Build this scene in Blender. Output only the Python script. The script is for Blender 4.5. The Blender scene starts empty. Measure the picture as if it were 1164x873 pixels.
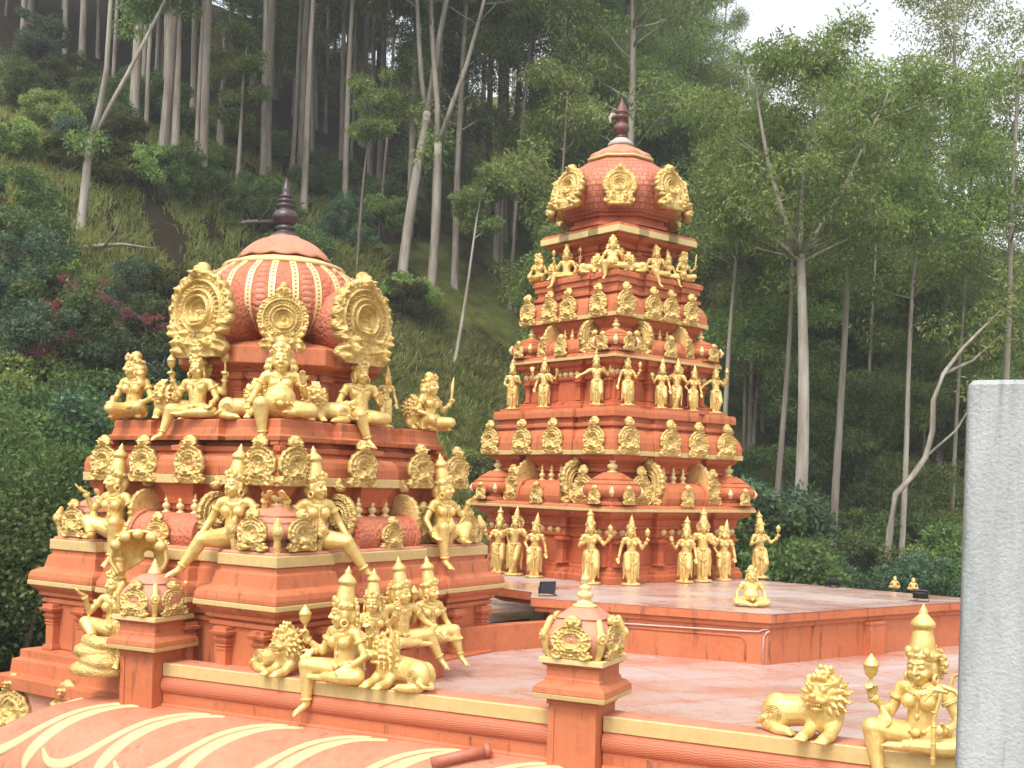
import bpy, bmesh, math, random
import numpy as np
from mathutils import Vector, Matrix, noise as mnoise

S = bpy.context.scene
COL = S.collection
R = math.radians
PI = math.pi

# ---------------------------------------------------------------- camera
FOC, CX, HY, ROLL, EYE = 1300.0, 582.0, 548.0, R(1.5), 2.3
CAMP = Vector((0, 0, EYE))
Rv = Vector((math.cos(ROLL), 0, math.sin(ROLL)))
Uv = Vector((-math.sin(ROLL), 0, math.cos(ROLL)))
Fv = Vector((0, 1, 0))
cam_data = bpy.data.cameras.new("camera")
cam = bpy.data.objects.new("camera", cam_data)
COL.objects.link(cam)
m = Matrix((Rv, Uv, -Fv)).transposed().to_4x4()
m.translation = CAMP
cam.matrix_world = m
cam_data.sensor_fit = 'HORIZONTAL'
cam_data.sensor_width = 36.0
cam_data.lens = 36.0 * FOC / 1164.0
cam_data.shift_y = (HY - 436.5) / 1164.0
cam_data.clip_start = 0.1
cam_data.clip_end = 2000.0
S.camera = cam

# ---------------------------------------------------------------- sky, sun, exposure
SUN_EL, SUN_AZ = R(56), R(205)       # azimuth measured from +Y clockwise (light comes from behind the camera, a little to the left)
W = bpy.data.worlds.new("World")
S.world = W
W.use_nodes = True
wn, wl = W.node_tree.nodes, W.node_tree.links
bg = wn['Background']
sky = wn.new('ShaderNodeTexSky')
sky.sky_type = 'NISHITA'
sky.sun_disc = False
sky.sun_elevation = SUN_EL
sky.sun_rotation = SUN_AZ
sky.dust_density = 4.0
sky.air_density = 1.0
sky.ozone_density = 1.0
hs = wn.new('ShaderNodeHueSaturation')
hs.inputs['Saturation'].default_value = 0.15      # overcast: nearly white cloud cover
hs.inputs['Value'].default_value = 2.35
wl.new(sky.outputs[0], hs.inputs['Color'])
wl.new(hs.outputs[0], bg.inputs['Color'])
bg.inputs['Strength'].default_value = 0.15
sd = bpy.data.lights.new("sun", 'SUN')
sd.energy = 1.7
sd.angle = R(14)
sd.color = (1.0, 0.95, 0.87)
sun = bpy.data.objects.new("sun", sd)
COL.objects.link(sun)
sdir = Vector((math.sin(SUN_AZ) * math.cos(SUN_EL), math.cos(SUN_AZ) * math.cos(SUN_EL), math.sin(SUN_EL)))
sun.rotation_euler = sdir.to_track_quat('Z', 'Y').to_euler()
vs = S.view_settings
vs.view_transform = 'Standard'
vs.look = 'None'
vs.gamma = 1.0
vs.use_curve_mapping = False
vs.exposure = 0.06
S.cycles.max_bounces = 6
S.cycles.transparent_max_bounces = 4
S.cycles.volume_bounces = 0

# ---------------------------------------------------------------- helpers
def ray(px, py):
    return Fv + Rv * ((px - CX) / FOC) - Uv * ((py - HY) / FOC)

def at_z(px, py, z):
    d = ray(px, py)
    return CAMP + d * ((z - EYE) / d.z)

def at_d(px, py, y):
    return CAMP + ray(px, py) * y

def proj(p):
    v = Vector(p) - CAMP
    return CX + FOC * v.dot(Rv) / v.y, HY - FOC * v.dot(Uv) / v.y

def tag(o, label=None, cat=None, group=None, kind=None):
    if label: o['label'] = label
    if cat: o['category'] = cat
    if group: o['group'] = group
    if kind: o['kind'] = kind
    return o

def link(name, me, parent=None, mats=()):
    for mt in mats:
        me.materials.append(mt)
    o = bpy.data.objects.new(name, me)
    COL.objects.link(o)
    if parent: o.parent = parent
    return o

def empty(name, loc=(0, 0, 0), rz=0.0, label=None, cat=None, group=None):
    o = bpy.data.objects.new(name, None)
    o.empty_display_size = 0.2
    COL.objects.link(o)
    o.location = loc
    o.rotation_euler = (0, 0, rz)
    return tag(o, label, cat, group)

def kids(o):
    return [c for c in bpy.data.objects if c.parent == o]

def copy_tree(o, kidmap, parent=None):
    c = o.copy()
    COL.objects.link(c)
    c.parent = parent
    for k in kidmap.get(o, ()):
        copy_tree(k, kidmap, c)
    return c

def kid_map():
    km = {}
    for o in bpy.data.objects:
        if o.parent: km.setdefault(o.parent, []).append(o)
    return km

class PB:
    """collects primitive shapes, becomes one mesh"""
    def __init__(s):
        s.v, s.f, s.n = [], [], 0
        s.mi = []
    def add(s, V, F, mi=0):
        V = np.asarray(V, float).reshape(-1, 3)
        s.v.append(V)
        for f in F: s.f.append(tuple(i + s.n for i in f))
        s.mi += [mi] * len(F)
        s.n += len(V)
    def revolve(s, prof, n=16, mat=None, mi=0, ang0=0.0, cap=True):
        """prof: list of (r, z); mat: 4x4"""
        V, F = [], []
        k = len(prof)
        for r, z in prof:
            for i in range(n):
                a = ang0 + 2 * PI * i / n
                V.append((r * math.cos(a), r * math.sin(a), z))
        for j in range(k - 1):
            for i in range(n):
                i2 = (i + 1) % n
                F.append((j * n + i, j * n + i2, (j + 1) * n + i2, (j + 1) * n + i))
        if cap:
            F.append(tuple(range(n - 1, -1, -1)))
            F.append(tuple((k - 1) * n + i for i in range(n)))
        V = np.array(V)
        if mat is not None:
            M = np.array(mat)
            V = V @ M[:3, :3].T + M[:3, 3]
        s.add(V, F, mi)
    def cap(s, p0, p1, r0, r1=None, n=10, mi=0, hemi=3):
        p0, p1 = Vector(p0), Vector(p1)
        if r1 is None: r1 = r0
        d = p1 - p0
        L = d.length
        if L < 1e-6: d = Vector((0, 0, 1)); L = 1e-4
        q = d.to_track_quat('Z', 'Y').to_matrix().to_4x4()
        q.translation = p0
        pr = []
        for i in range(1, hemi + 1):
            a = -PI / 2 + (PI / 2) * i / hemi
            pr.append((r0 * math.cos(a), r0 * math.sin(a)))
        pr.insert(0, (r0 * 0.12, -r0 * 0.995))
        for i in range(0, hemi):
            a = (PI / 2) * i / hemi
            pr.append((r1 * math.cos(a), L + r1 * math.sin(a)))
        pr.append((r1 * 0.12, L + r1 * 0.995))
        s.revolve(pr, n, q, mi)
    def chain(s, pts, rads, n=10, mi=0):
        for i in range(len(pts) - 1):
            s.cap(pts[i], pts[i + 1], rads[i], rads[i + 1], n, mi)
    def tube(s, pts, rads, n=8, mi=0):
        pts = [Vector(p) for p in pts]
        V, F = [], []
        up = Vector((0.31, 0.17, 1)).normalized()
        k = len(pts)
        if not hasattr(rads, '__len__'): rads = [rads] * k
        for i, p in enumerate(pts):
            d = (pts[min(i + 1, k - 1)] - pts[max(i - 1, 0)]).normalized()
            a = d.cross(up)
            if a.length < 1e-3: a = d.cross(Vector((1, 0, 0)))
            a.normalize(); b = d.cross(a)
            for j in range(n):
                t = 2 * PI * j / n
                V.append(p + (a * math.cos(t) + b * math.sin(t)) * rads[i])
        for i in range(k - 1):
            for j in range(n):
                j2 = (j + 1) % n
                F.append((i * n + j, (i + 1) * n + j, (i + 1) * n + j2, i * n + j2))
        F.append(tuple(range(n))); F.append(tuple((k - 1) * n + j for j in range(n - 1, -1, -1)))
        s.add([tuple(v) for v in V], F, mi)
    def ell(s, c, r, n=14, m=9, rot=None, mi=0):
        if not hasattr(r, '__len__'): r = (r, r, r)
        pr = [(math.cos(-PI / 2 + PI * (j + .12 * (1 if j == 0 else (-1 if j == m else 0))) / m), math.sin(-PI / 2 + PI * j / m)) for j in range(m + 1)]
        M = Matrix.Translation(c) @ (rot.to_4x4() if rot is not None else Matrix.Identity(4)) @ Matrix.Diagonal((r[0], r[1], r[2], 1))
        s.revolve(pr, n, M, mi)
    def torus(s, c, Rr, r, axis=(0, 0, 1), n=18, m=6, sx=1.0, sy=1.0, mi=0):
        q = Vector(axis).to_track_quat('Z', 'Y').to_matrix().to_4x4()
        q.translation = Vector(c)
        V, F = [], []
        for i in range(n):
            a = 2 * PI * i / n
            for j in range(m):
                b = 2 * PI * j / m
                rr = Rr + r * math.cos(b)
                V.append(q @ Vector((rr * math.cos(a) * sx, rr * math.sin(a) * sy, r * math.sin(b))))
        for i in range(n):
            for j in range(m):
                i2, j2 = (i + 1) % n, (j + 1) % m
                F.append((i * m + j, i2 * m + j, i2 * m + j2, i * m + j2))
        s.add([tuple(v) for v in V], F, mi)
    def box(s, c, h, rot=None, mi=0):
        V = [(sx * h[0], sy * h[1], sz * h[2]) for sz in (-1, 1) for sy in (-1, 1) for sx in (-1, 1)]
        M = rot if rot is not None else Matrix.Identity(3)
        V = [tuple(M @ Vector(v) + Vector(c)) for v in V]
        s.add(V, [(0, 2, 3, 1), (4, 5, 7, 6), (0, 1, 5, 4), (2, 6, 7, 3), (0, 4, 6, 2), (1, 3, 7, 5)], mi)
    def mesh(s, name, smooth=True):
        me = bpy.data.meshes.new(name)
        V = np.concatenate(s.v) if s.v else np.zeros((0, 3))
        me.from_pydata(V.tolist(), [], s.f)
        if any(s.mi): me.polygons.foreach_set('material_index', s.mi)
        if smooth: me.polygons.foreach_set('use_smooth', [True] * len(me.polygons))
        me.update()
        return me
    def remesh(s, name, voxel, it=2):
        me = s.mesh('tmp')
        o = bpy.data.objects.new('tmp', me)
        COL.objects.link(o)
        md = o.modifiers.new('r', 'REMESH'); md.mode = 'VOXEL'; md.voxel_size = voxel; md.use_smooth_shade = True
        sm = o.modifiers.new('s', 'SMOOTH'); sm.factor = 0.5; sm.iterations = it
        dg = bpy.context.evaluated_depsgraph_get()
        dg.update()
        out = bpy.data.meshes.new_from_object(o.evaluated_get(dg))
        bpy.data.objects.remove(o); bpy.data.meshes.remove(me)
        out.name = name
        out.polygons.foreach_set('use_smooth', [True] * len(out.polygons))
        return out

def offset_poly(P, o):
    """miter offset of a CCW polygon (list of 2-D points)"""
    n = len(P); out = []
    for i in range(n):
        a, b, c = Vector(P[i - 1]), Vector(P[i]), Vector(P[(i + 1) % n])
        d1, d2 = (b - a).normalized(), (c - b).normalized()
        n1, n2 = Vector((d1.y, -d1.x)), Vector((d2.y, -d2.x))
        bis = n1 + n2
        k = 2 * o / max(bis.length_squared, 1e-6) if False else o / max((bis.normalized()).dot(n1), .3)
        out.append(b + bis.normalized() * k)
    return out

def moulding(name, P, prof, mat, parent=None, caps=(True, True), bevel=0.0, half=None):
    """loft polygon P through (z, offset) levels"""
    V, F = [], []
    n = len(P)
    for z, o in prof:
        if half:
            for p in P: V.append((p[0] * (1 + o / half), p[1] * (1 + o / half), z))
        else:
            for p in offset_poly(P, o): V.append((p.x, p.y, z))
    for j in range(len(prof) - 1):
        for i in range(n):
            i2 = (i + 1) % n
            F.append((j * n + i, j * n + i2, (j + 1) * n + i2, (j + 1) * n + i))
    if caps[0]: F.append(tuple(range(n - 1, -1, -1)))
    if caps[1]: F.append(tuple((len(prof) - 1) * n + i for i in range(n)))
    me = bpy.data.meshes.new(name)
    me.from_pydata(V, [], F)
    ob = link(name, me, parent, [mat])
    if bevel:
        b = ob.modifiers.new('b', 'BEVEL'); b.width = bevel; b.segments = 2; b.limit_method = 'ANGLE'; b.angle_limit = R(40)
    return ob

def redent(a, c, r, b, p):
    """square of half side a whose corners (width c) and centre (half width b) stand r proud of the wall between"""
    side = [(-a, -a), (-a + c, -a), (-a + c, -a + r), (-b, -a + r), (-b, -a - p), (b, -a - p), (b, -a + r), (a - c, -a + r), (a - c, -a)]
    out = []
    for k in range(4):
        ca, sa = round(math.cos(k * PI / 2)), round(math.sin(k * PI / 2))
        out += [(x * ca - y * sa, x * sa + y * ca) for x, y in side]
    return out

def ngon(n, r, a0=0.0):
    return [(r * math.cos(a0 + 2 * PI * i / n), r * math.sin(a0 + 2 * PI * i / n)) for i in range(n)]

# ---------------------------------------------------------------- materials
def newmat(name):
    mt = bpy.data.materials.new(name)
    mt.use_nodes = True
    nt = mt.node_tree
    return mt, nt, nt.nodes, nt.links, nt.nodes['Principled BSDF']

def noise_n(nt, scale, detail=4, rough=.55, vec=None, dim=None):
    n = nt.nodes.new('ShaderNodeTexNoise')
    n.inputs['Scale'].default_value = scale
    n.inputs['Detail'].default_value = detail
    n.inputs['Roughness'].default_value = rough
    if vec is not None: nt.links.new(vec, n.inputs['Vector'])
    return n

def ramp(nt, fac, stops):
    r = nt.nodes.new('ShaderNodeValToRGB')
    el = r.color_ramp.elements
    while len(el) < len(stops): el.new(0.5)
    for e, (p, c) in zip(el, stops):
        e.position = p; e.color = (*c, 1) if len(c) == 3 else c
    nt.links.new(fac, r.inputs['Fac'])
    return r

def mix(nt, fac, a, b, mode='MIX'):
    x = nt.nodes.new('ShaderNodeMix'); x.data_type = 'RGBA'; x.blend_type = mode
    for sock, v in ((x.inputs['Factor'], fac), (x.inputs['A'], a), (x.inputs['B'], b)):
        if hasattr(v, 'is_linked'): nt.links.new(v, sock)
        elif isinstance(v, (int, float)): sock.default_value = v
        else: sock.default_value = (*v, 1)
    return x.outputs['Result']

def vmul(nt, vec, s):
    x = nt.nodes.new('ShaderNodeVectorMath'); x.operation = 'MULTIPLY'
    nt.links.new(vec, x.inputs[0]); x.inputs[1].default_value = s
    return x.outputs[0]

def math_n(nt, op, a, b=0.0):
    x = nt.nodes.new('ShaderNodeMath'); x.operation = op
    for i, v in enumerate((a, b)):
        if hasattr(v, 'is_linked'): nt.links.new(v, x.inputs[i])
        else: x.inputs[i].default_value = v
    return x.outputs[0]

def bump(nt, bsdf, h, strength=.3, dist=.02):
    b = nt.nodes.new('ShaderNodeBump')
    b.inputs['Strength'].default_value = strength
    b.inputs['Distance'].default_value = dist
    nt.links.new(h, b.inputs['Height'])
    nt.links.new(b.outputs[0], bsdf.inputs['Normal'])
    return b

def geo_pos(nt):
    return nt.nodes.new('ShaderNodeNewGeometry').outputs['Position']

def plaster(name, base, fade, dirt=(.10, .038, .026), dirt_amt=.7, rough=.62, bumps=.25, scale_bump=60, floral=0):
    mt, nt, N, L, B = newmat(name)
    P = geo_pos(nt)
    n1 = noise_n(nt, 1.3, 5, .6, P)
    c = mix(nt, ramp(nt, n1.outputs[0], [(.35, (0, 0, 0)), (.68, (1, 1, 1))]).outputs[0], base, fade)
    n2 = noise_n(nt, 14, 4, .6, P)
    c = mix(nt, ramp(nt, n2.outputs[0], [(.3, (.0,) * 3), (.8, (.35,) * 3)]).outputs[0], c, tuple(min(1, x * 1.35 + .02) for x in fade))
    st = noise_n(nt, 4.0, 6, .7, vmul(nt, P, (2.2, 2.2, .26)))
    pt_ = noise_n(nt, 1.7, 4, .6, P)
    d = ramp(nt, st.outputs[0], [(.55, (0, 0, 0)), (.68, (dirt_amt * 1.25,) * 3)]).outputs[0]
    d = math_n(nt, 'MULTIPLY', d, ramp(nt, pt_.outputs[0], [(.36, (.3,) * 3), (.60, (1,) * 3)]).outputs[0])
    c = mix(nt, d, c, dirt)
    ch_ = noise_n(nt, 34, 5, .7, P)
    c = mix(nt, math_n(nt, 'MULTIPLY', ramp(nt, ch_.outputs[0], [(.64, (0,) * 3), (.70, (.55,) * 3)]).outputs[0], pt_.outputs[0]), c, (.66, .46, .36))
    L.new(c, B.inputs['Base Color'])
    B.inputs['Roughness'].default_value = rough
    B.inputs['Specular IOR Level'].default_value = .35
    h = noise_n(nt, scale_bump, 3, .6, P)
    if floral:
        v = N.new('ShaderNodeTexVoronoi'); v.feature = 'SMOOTH_F1'; v.inputs['Scale'].default_value = floral
        L.new(P, v.inputs['Vector'])
        hh = math_n(nt, 'ADD', math_n(nt, 'MULTIPLY', v.outputs['Distance'], -2.2), math_n(nt, 'MULTIPLY', h.outputs[0], .4))
        bump(nt, B, hh, .55, .02)
    else:
        bump(nt, B, h.outputs[0], bumps, .01)
    return mt

TERRA = plaster('terracotta_paint', (.43, .116, .042), (.475, .155, .067))
TERRA_D = plaster('terracotta_paint_deep', (.41, .092, .033), (.45, .12, .048), dirt_amt=.6)
TERRA_P = plaster('terracotta_paint_faded', (.47, .165, .09), (.52, .24, .155), dirt_amt=.35)
TERRA_E = plaster('eave_paint', (.45, .15, .08), (.50, .205, .125), dirt_amt=.4)
TERRA_F = plaster('terracotta_relief', (.43, .118, .056), (.49, .175, .10), floral=26, dirt_amt=.3)
TERRA_S = plaster('stucco_stained', (.50, .17, .095), (.58, .34, .25), dirt=(.09, .08, .04), dirt_amt=.7)

def gold(name, base, dark, rough=.32, metal=.34, fine=90, amt=.35, chase=0):
    mt, nt, N, L, B = newmat(name)
    tc = N.new('ShaderNodeTexCoord').outputs['Object']
    P = geo_pos(nt)
    n1 = noise_n(nt, 11, 6, .65, P)
    c = mix(nt, ramp(nt, n1.outputs[0], [(.42, (0, 0, 0)), (.75, (amt * 1.6,) * 3)]).outputs[0], base, dark)
    L.new(c, B.inputs['Base Color'])
    B.inputs['Metallic'].default_value = metal
    rr = ramp(nt, n1.outputs[0], [(.3, (rough,) * 3), (.8, (rough + .2,) * 3)])
    L.new(rr.outputs[0], B.inputs['Roughness'])
    h = noise_n(nt, fine, 3, .6, P)
    if chase:
        v = N.new('ShaderNodeTexVoronoi'); v.feature = 'SMOOTH_F1'; v.inputs['Scale'].default_value = chase; L.new(P, v.inputs['Vector'])
        bump(nt, B, math_n(nt, 'ADD', math_n(nt, 'MULTIPLY', v.outputs['Distance'], -1.6), math_n(nt, 'MULTIPLY', h.outputs[0], .5)), .8, .011)
    else:
        bump(nt, B, h.outputs[0], .3, .008)
    return mt

GOLD = gold('gold_paint', (.77, .56, .205), (.47, .30, .085), metal=.36, amt=.5)
GOLD_R = gold('gold_paint_relief', (.77, .555, .205), (.42, .26, .075), fine=70, amt=.6, chase=75)
GOLD_B = gold('gold_paint_band', (.60, .44, .19), (.46, .31, .11), rough=.55, metal=.15)
GOLD_P = gold('gold_paint_pale', (.70, .54, .25), (.55, .40, .16), rough=.5, metal=.15)

def simple(name, col, rough=.6, metal=0.0, nscale=30, var=.25, bmp=.2):
    mt, nt, N, L, B = newmat(name)
    P = geo_pos(nt)
    n = noise_n(nt, nscale, 4, .6, P)
    c = mix(nt, n.outputs[0], tuple(x * (1 - var) for x in col), tuple(min(1, x * (1 + var)) for x in col))
    L.new(c, B.inputs['Base Color'])
    B.inputs['Roughness'].default_value = rough
    B.inputs['Metallic'].default_value = metal
    bump(nt, B, n.outputs[0], bmp, .01)
    return mt

FINIAL_D = simple('weathered_copper_pot', (.075, .055, .06), .38, .3, 12, .4)
FINIAL_B = simple('maroon_pot', (.15, .055, .05), .5, .1, 12, .4)
CEMENT = simple('bare_cement', (.42, .36, .32), .8, 0, 20, .25)
BLACK = simple('black_plastic', (.012, .013, .016), .4, 0, 40, .2, .05)
LENS = simple('floodlight_glass', (.03, .035, .045), .12, 0, 10, .2, 0)
CREAM = simple('cream_paint', (.56, .43, .215), .6, 0, 9, .18)
CABLE = simple('grey_conduit', (.55, .42, .38), .5, 0, 20, .2, .05)
PIPE = simple('painted_pipe', (.40, .13, .08), .5, 0, 15, .3)
GAP_SHADE = simple('painted_gap_shade', (.06, .04, .035), .9, 0, 10, .3)

def floor_mat():
    mt, nt, N, L, B = newmat('terrace_paint')
    P = geo_pos(nt)
    n1 = noise_n(nt, .55, 6, .62, vmul(nt, P, (1, 1.5, 1)))
    n2 = noise_n(nt, 3.2, 5, .65, P)
    k = math_n(nt, 'ADD', math_n(nt, 'MULTIPLY', n1.outputs[0], .75), math_n(nt, 'MULTIPLY', n2.outputs[0], .25))
    c = ramp(nt, k, [(.35, (.42, .19, .13)), (.43, (.44, .27, .21)), (.50, (.45, .345, .305)), (.64, (.46, .385, .355))]).outputs[0]
    br = N.new('ShaderNodeTexBrick')
    br.inputs['Scale'].default_value = 1.0
    br.inputs['Brick Width'].default_value = 1.5; br.inputs['Row Height'].default_value = 1.1
    br.inputs['Mortar Size'].default_value = .018
    br.inputs['Color1'].default_value = (0, 0, 0, 1); br.inputs['Color2'].default_value = (.35, .35, .35, 1); br.inputs['Mortar'].default_value = (1, 1, 1, 1)
    mp = N.new('ShaderNodeMapping'); mp.inputs['Rotation'].default_value = (0, 0, R(-28)); L.new(P, mp.inputs['Vector'])
    L.new(mp.outputs[0], br.inputs['Vector'])
    c = mix(nt, math_n(nt, 'MULTIPLY', br.outputs['Color'], .65), c, (.42, .15, .10))
    st = noise_n(nt, 9, 6, .7, P)
    c = mix(nt, ramp(nt, st.outputs[0], [(.62, (0, 0, 0)), (.75, (.5,) * 3)]).outputs[0], c, (.33, .16, .12))
    L.new(c, B.inputs['Base Color'])
    rr = ramp(nt, n1.outputs[0], [(.36, (.16,) * 3), (.5, (.28,) * 3), (.62, (.5,) * 3)])
    L.new(rr.outputs[0], B.inputs['Roughness'])
    B.inputs['Specular IOR Level'].default_value = .5
    bump(nt, B, n2.outputs[0], .08, .02)
    return mt
FLOOR = floor_mat()

def post_mat():
    mt, nt, N, L, B = newmat('raw_concrete')
    P = geo_pos(nt)
    n = noise_n(nt, 5.0, 7, .7, vmul(nt, P, (1, 1, .22)))
    f = noise_n(nt, 60, 4, .6, P)
    c = ramp(nt, n.outputs[0], [(.3, (.16, .17, .175)), (.48, (.30, .31, .31)), (.7, (.41, .415, .41))]).outputs[0]
    c = mix(nt, ramp(nt, f.outputs[0], [(.6, (0,) * 3), (.75, (.5,) * 3)]).outputs[0], c, (.33, .34, .34))
    L.new(c, B.inputs['Base Color']); B.inputs['Roughness'].default_value = .85
    s_ = noise_n(nt, 9.0, 5, .7, vmul(nt, P, (1.6, 1.6, .12)))
    c = mix(nt, ramp(nt, s_.outputs[0], [(.56, (0,) * 3), (.70, (.6,) * 3)]).outputs[0], c, (.15, .15, .14))
    L.new(c, B.inputs['Base Color'])
    bump(nt, B, math_n(nt, 'ADD', f.outputs[0], math_n(nt, 'MULTIPLY', n.outputs[0], 1.5)), .6, .012)
    return mt
CONCRETE = post_mat()
# ================================================================ ornaments
def relief(name, Wd, H, mask, height, nx, ny, depth):
    """carved plaque in the XZ plane facing -Y, base at z=0, back at y=0"""
    xs = np.linspace(-Wd / 2, Wd / 2, nx + 1); zs = np.linspace(0, H, ny + 1)
    X, Z = np.meshgrid(xs, zs)
    hgt = height(X, Z)
    xc = (xs[1:] + xs[:-1]) / 2; zc = (zs[1:] + zs[:-1]) / 2
    Xc, Zc = np.meshgrid(xc, zc)
    Mk = mask(Xc, Zc)
    idx = {}
    V, F = [], []
    def vid(i, j, back):
        k = (i, j, back)
        if k not in idx:
            idx[k] = len(V)
            V.append((X[j, i], 0.0 if back else -(depth + hgt[j, i]), Z[j, i]))
        return idx[k]
    ins = lambda i, j: 0 <= i < nx and 0 <= j < ny and Mk[j, i]
    for j in range(ny):
        for i in range(nx):
            if not Mk[j, i]: continue
            F.append((vid(i, j, 0), vid(i + 1, j, 0), vid(i + 1, j + 1, 0), vid(i, j + 1, 0)))
            F.append((vid(i, j + 1, 1), vid(i + 1, j + 1, 1), vid(i + 1, j, 1), vid(i, j, 1)))
            if not ins(i, j - 1): F.append((vid(i + 1, j, 0), vid(i, j, 0), vid(i, j, 1), vid(i + 1, j, 1)))
            if not ins(i, j + 1): F.append((vid(i, j + 1, 0), vid(i + 1, j + 1, 0), vid(i + 1, j + 1, 1), vid(i, j + 1, 1)))
            if not ins(i - 1, j): F.append((vid(i, j, 0), vid(i, j + 1, 0), vid(i, j + 1, 1), vid(i, j, 1)))
            if not ins(i + 1, j): F.append((vid(i + 1, j + 1, 0), vid(i + 1, j, 0), vid(i + 1, j, 1), vid(i + 1, j + 1, 1)))
    me = bpy.data.meshes.new(name)
    me.from_pydata(V, [], F)
    me.polygons.foreach_set('use_smooth', [True] * len(me.polygons))
    me.update()
    return me

def G(X, Z, cx, cz, rx, rz, h):
    return h * np.exp(-(((X - cx) / rx) ** 2 + ((Z - cz) / rz) ** 2))

def kudu_mesh(name, Wd, H, seed=0, res=46, style='round', depth=.03):
    """horseshoe plaque with a small figure in the arch and a lion mask on top"""
    rg = np.random.RandomState(seed)
    cz = H * .42; r0 = Wd * .47
    if style == 'tall': cz = H * .40; r0 = Wd * .46
    sx = 1.0; sz = r0 / (H * .36)
    def rad(X, Z): return np.sqrt((X * sx) ** 2 + ((Z - cz) * sz) ** 2)
    def mask(X, Z):
        a = np.arctan2(X, Z - cz)
        r = rad(X, Z)
        ser = r0 * (1 - .055 * np.abs(np.sin(a * 7)))
        mk = r < ser
        mk |= ((X / (Wd * .48)) ** 2 + ((Z - H * .09) / (H * .1)) ** 2) < 1
        mk |= (np.abs(X) < Wd * .42) & (Z < H * .2)
        mk |= ((X / (Wd * .19)) ** 2 + ((Z - H * .86) / (H * .125)) ** 2) < 1
        mk |= ((X / (Wd * .10)) ** 2 + ((Z - H * .95) / (H * .06)) ** 2) < 1
        return mk
    T = Wd * .08
    blobs = [(rg.uniform(-.45, .45) * Wd, rg.uniform(.02, .95) * H, rg.uniform(.02, .05) * Wd, rg.uniform(.4, 1) * T * .45) for _ in range(70)]
    def hgt(X, Z):
        a = np.arctan2(X, Z - cz); r = rad(X, Z) / r0
        h = T * .5 * np.exp(-((r - .93) / .06) ** 2)
        h += T * .9 * np.exp(-((r - .70) / .07) ** 2) * (.75 + .35 * np.cos(a * 22))
        h += T * .9 * np.exp(-((r - .50) / .055) ** 2)
        h += T * .6 * np.exp(-((r - .36) / .045) ** 2) * (Z > cz * .8)
        h -= T * 1.0 * np.exp(-((r - .1) / .2) ** 2)
        h += T * .35 * np.cos(a * 18) * np.exp(-((r - .83) / .07) ** 2)
        # little figure in the niche
        h += G(X, Z, 0, cz * .72, Wd * .09, H * .07, T * 1.7) + G(X, Z, 0, cz * 1.05, Wd * .05, H * .035, T * 1.9)
        h += G(X, Z, -Wd * .1, cz * .5, Wd * .07, H * .04, T * 1.3) + G(X, Z, Wd * .1, cz * .5, Wd * .07, H * .04, T * 1.3)
        # lion mask above the arch
        h += G(X, Z, 0, H * .84, Wd * .13, H * .075, T * 1.7) + G(X, Z, 0, H * .80, Wd * .05, H * .025, T * 1.0)
        for s in (-1, 1):
            h += G(X, Z, s * Wd * .065, H * .865, Wd * .03, H * .02, T * 1.2)
            h += G(X, Z, s * Wd * .2, H * .76, Wd * .06, H * .04, T * 1.2)
            # scrolls at the foot
            rr = np.sqrt((X - s * Wd * .3) ** 2 + (Z - H * .11) ** 2) / (Wd * .14)
            h += T * .9 * np.exp(-((rr - .8) / .18) ** 2) + T * .9 * np.exp(-(rr / .28) ** 2)
        h += G(X, Z, 0, H * .95, Wd * .06, H * .03, T)
        for bx, bz, br, bh in blobs: h += G(X, Z, bx, bz, br, br, bh)
        return h
    return relief(name, Wd, H, mask, hgt, res, int(res * H / Wd), depth)

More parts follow.
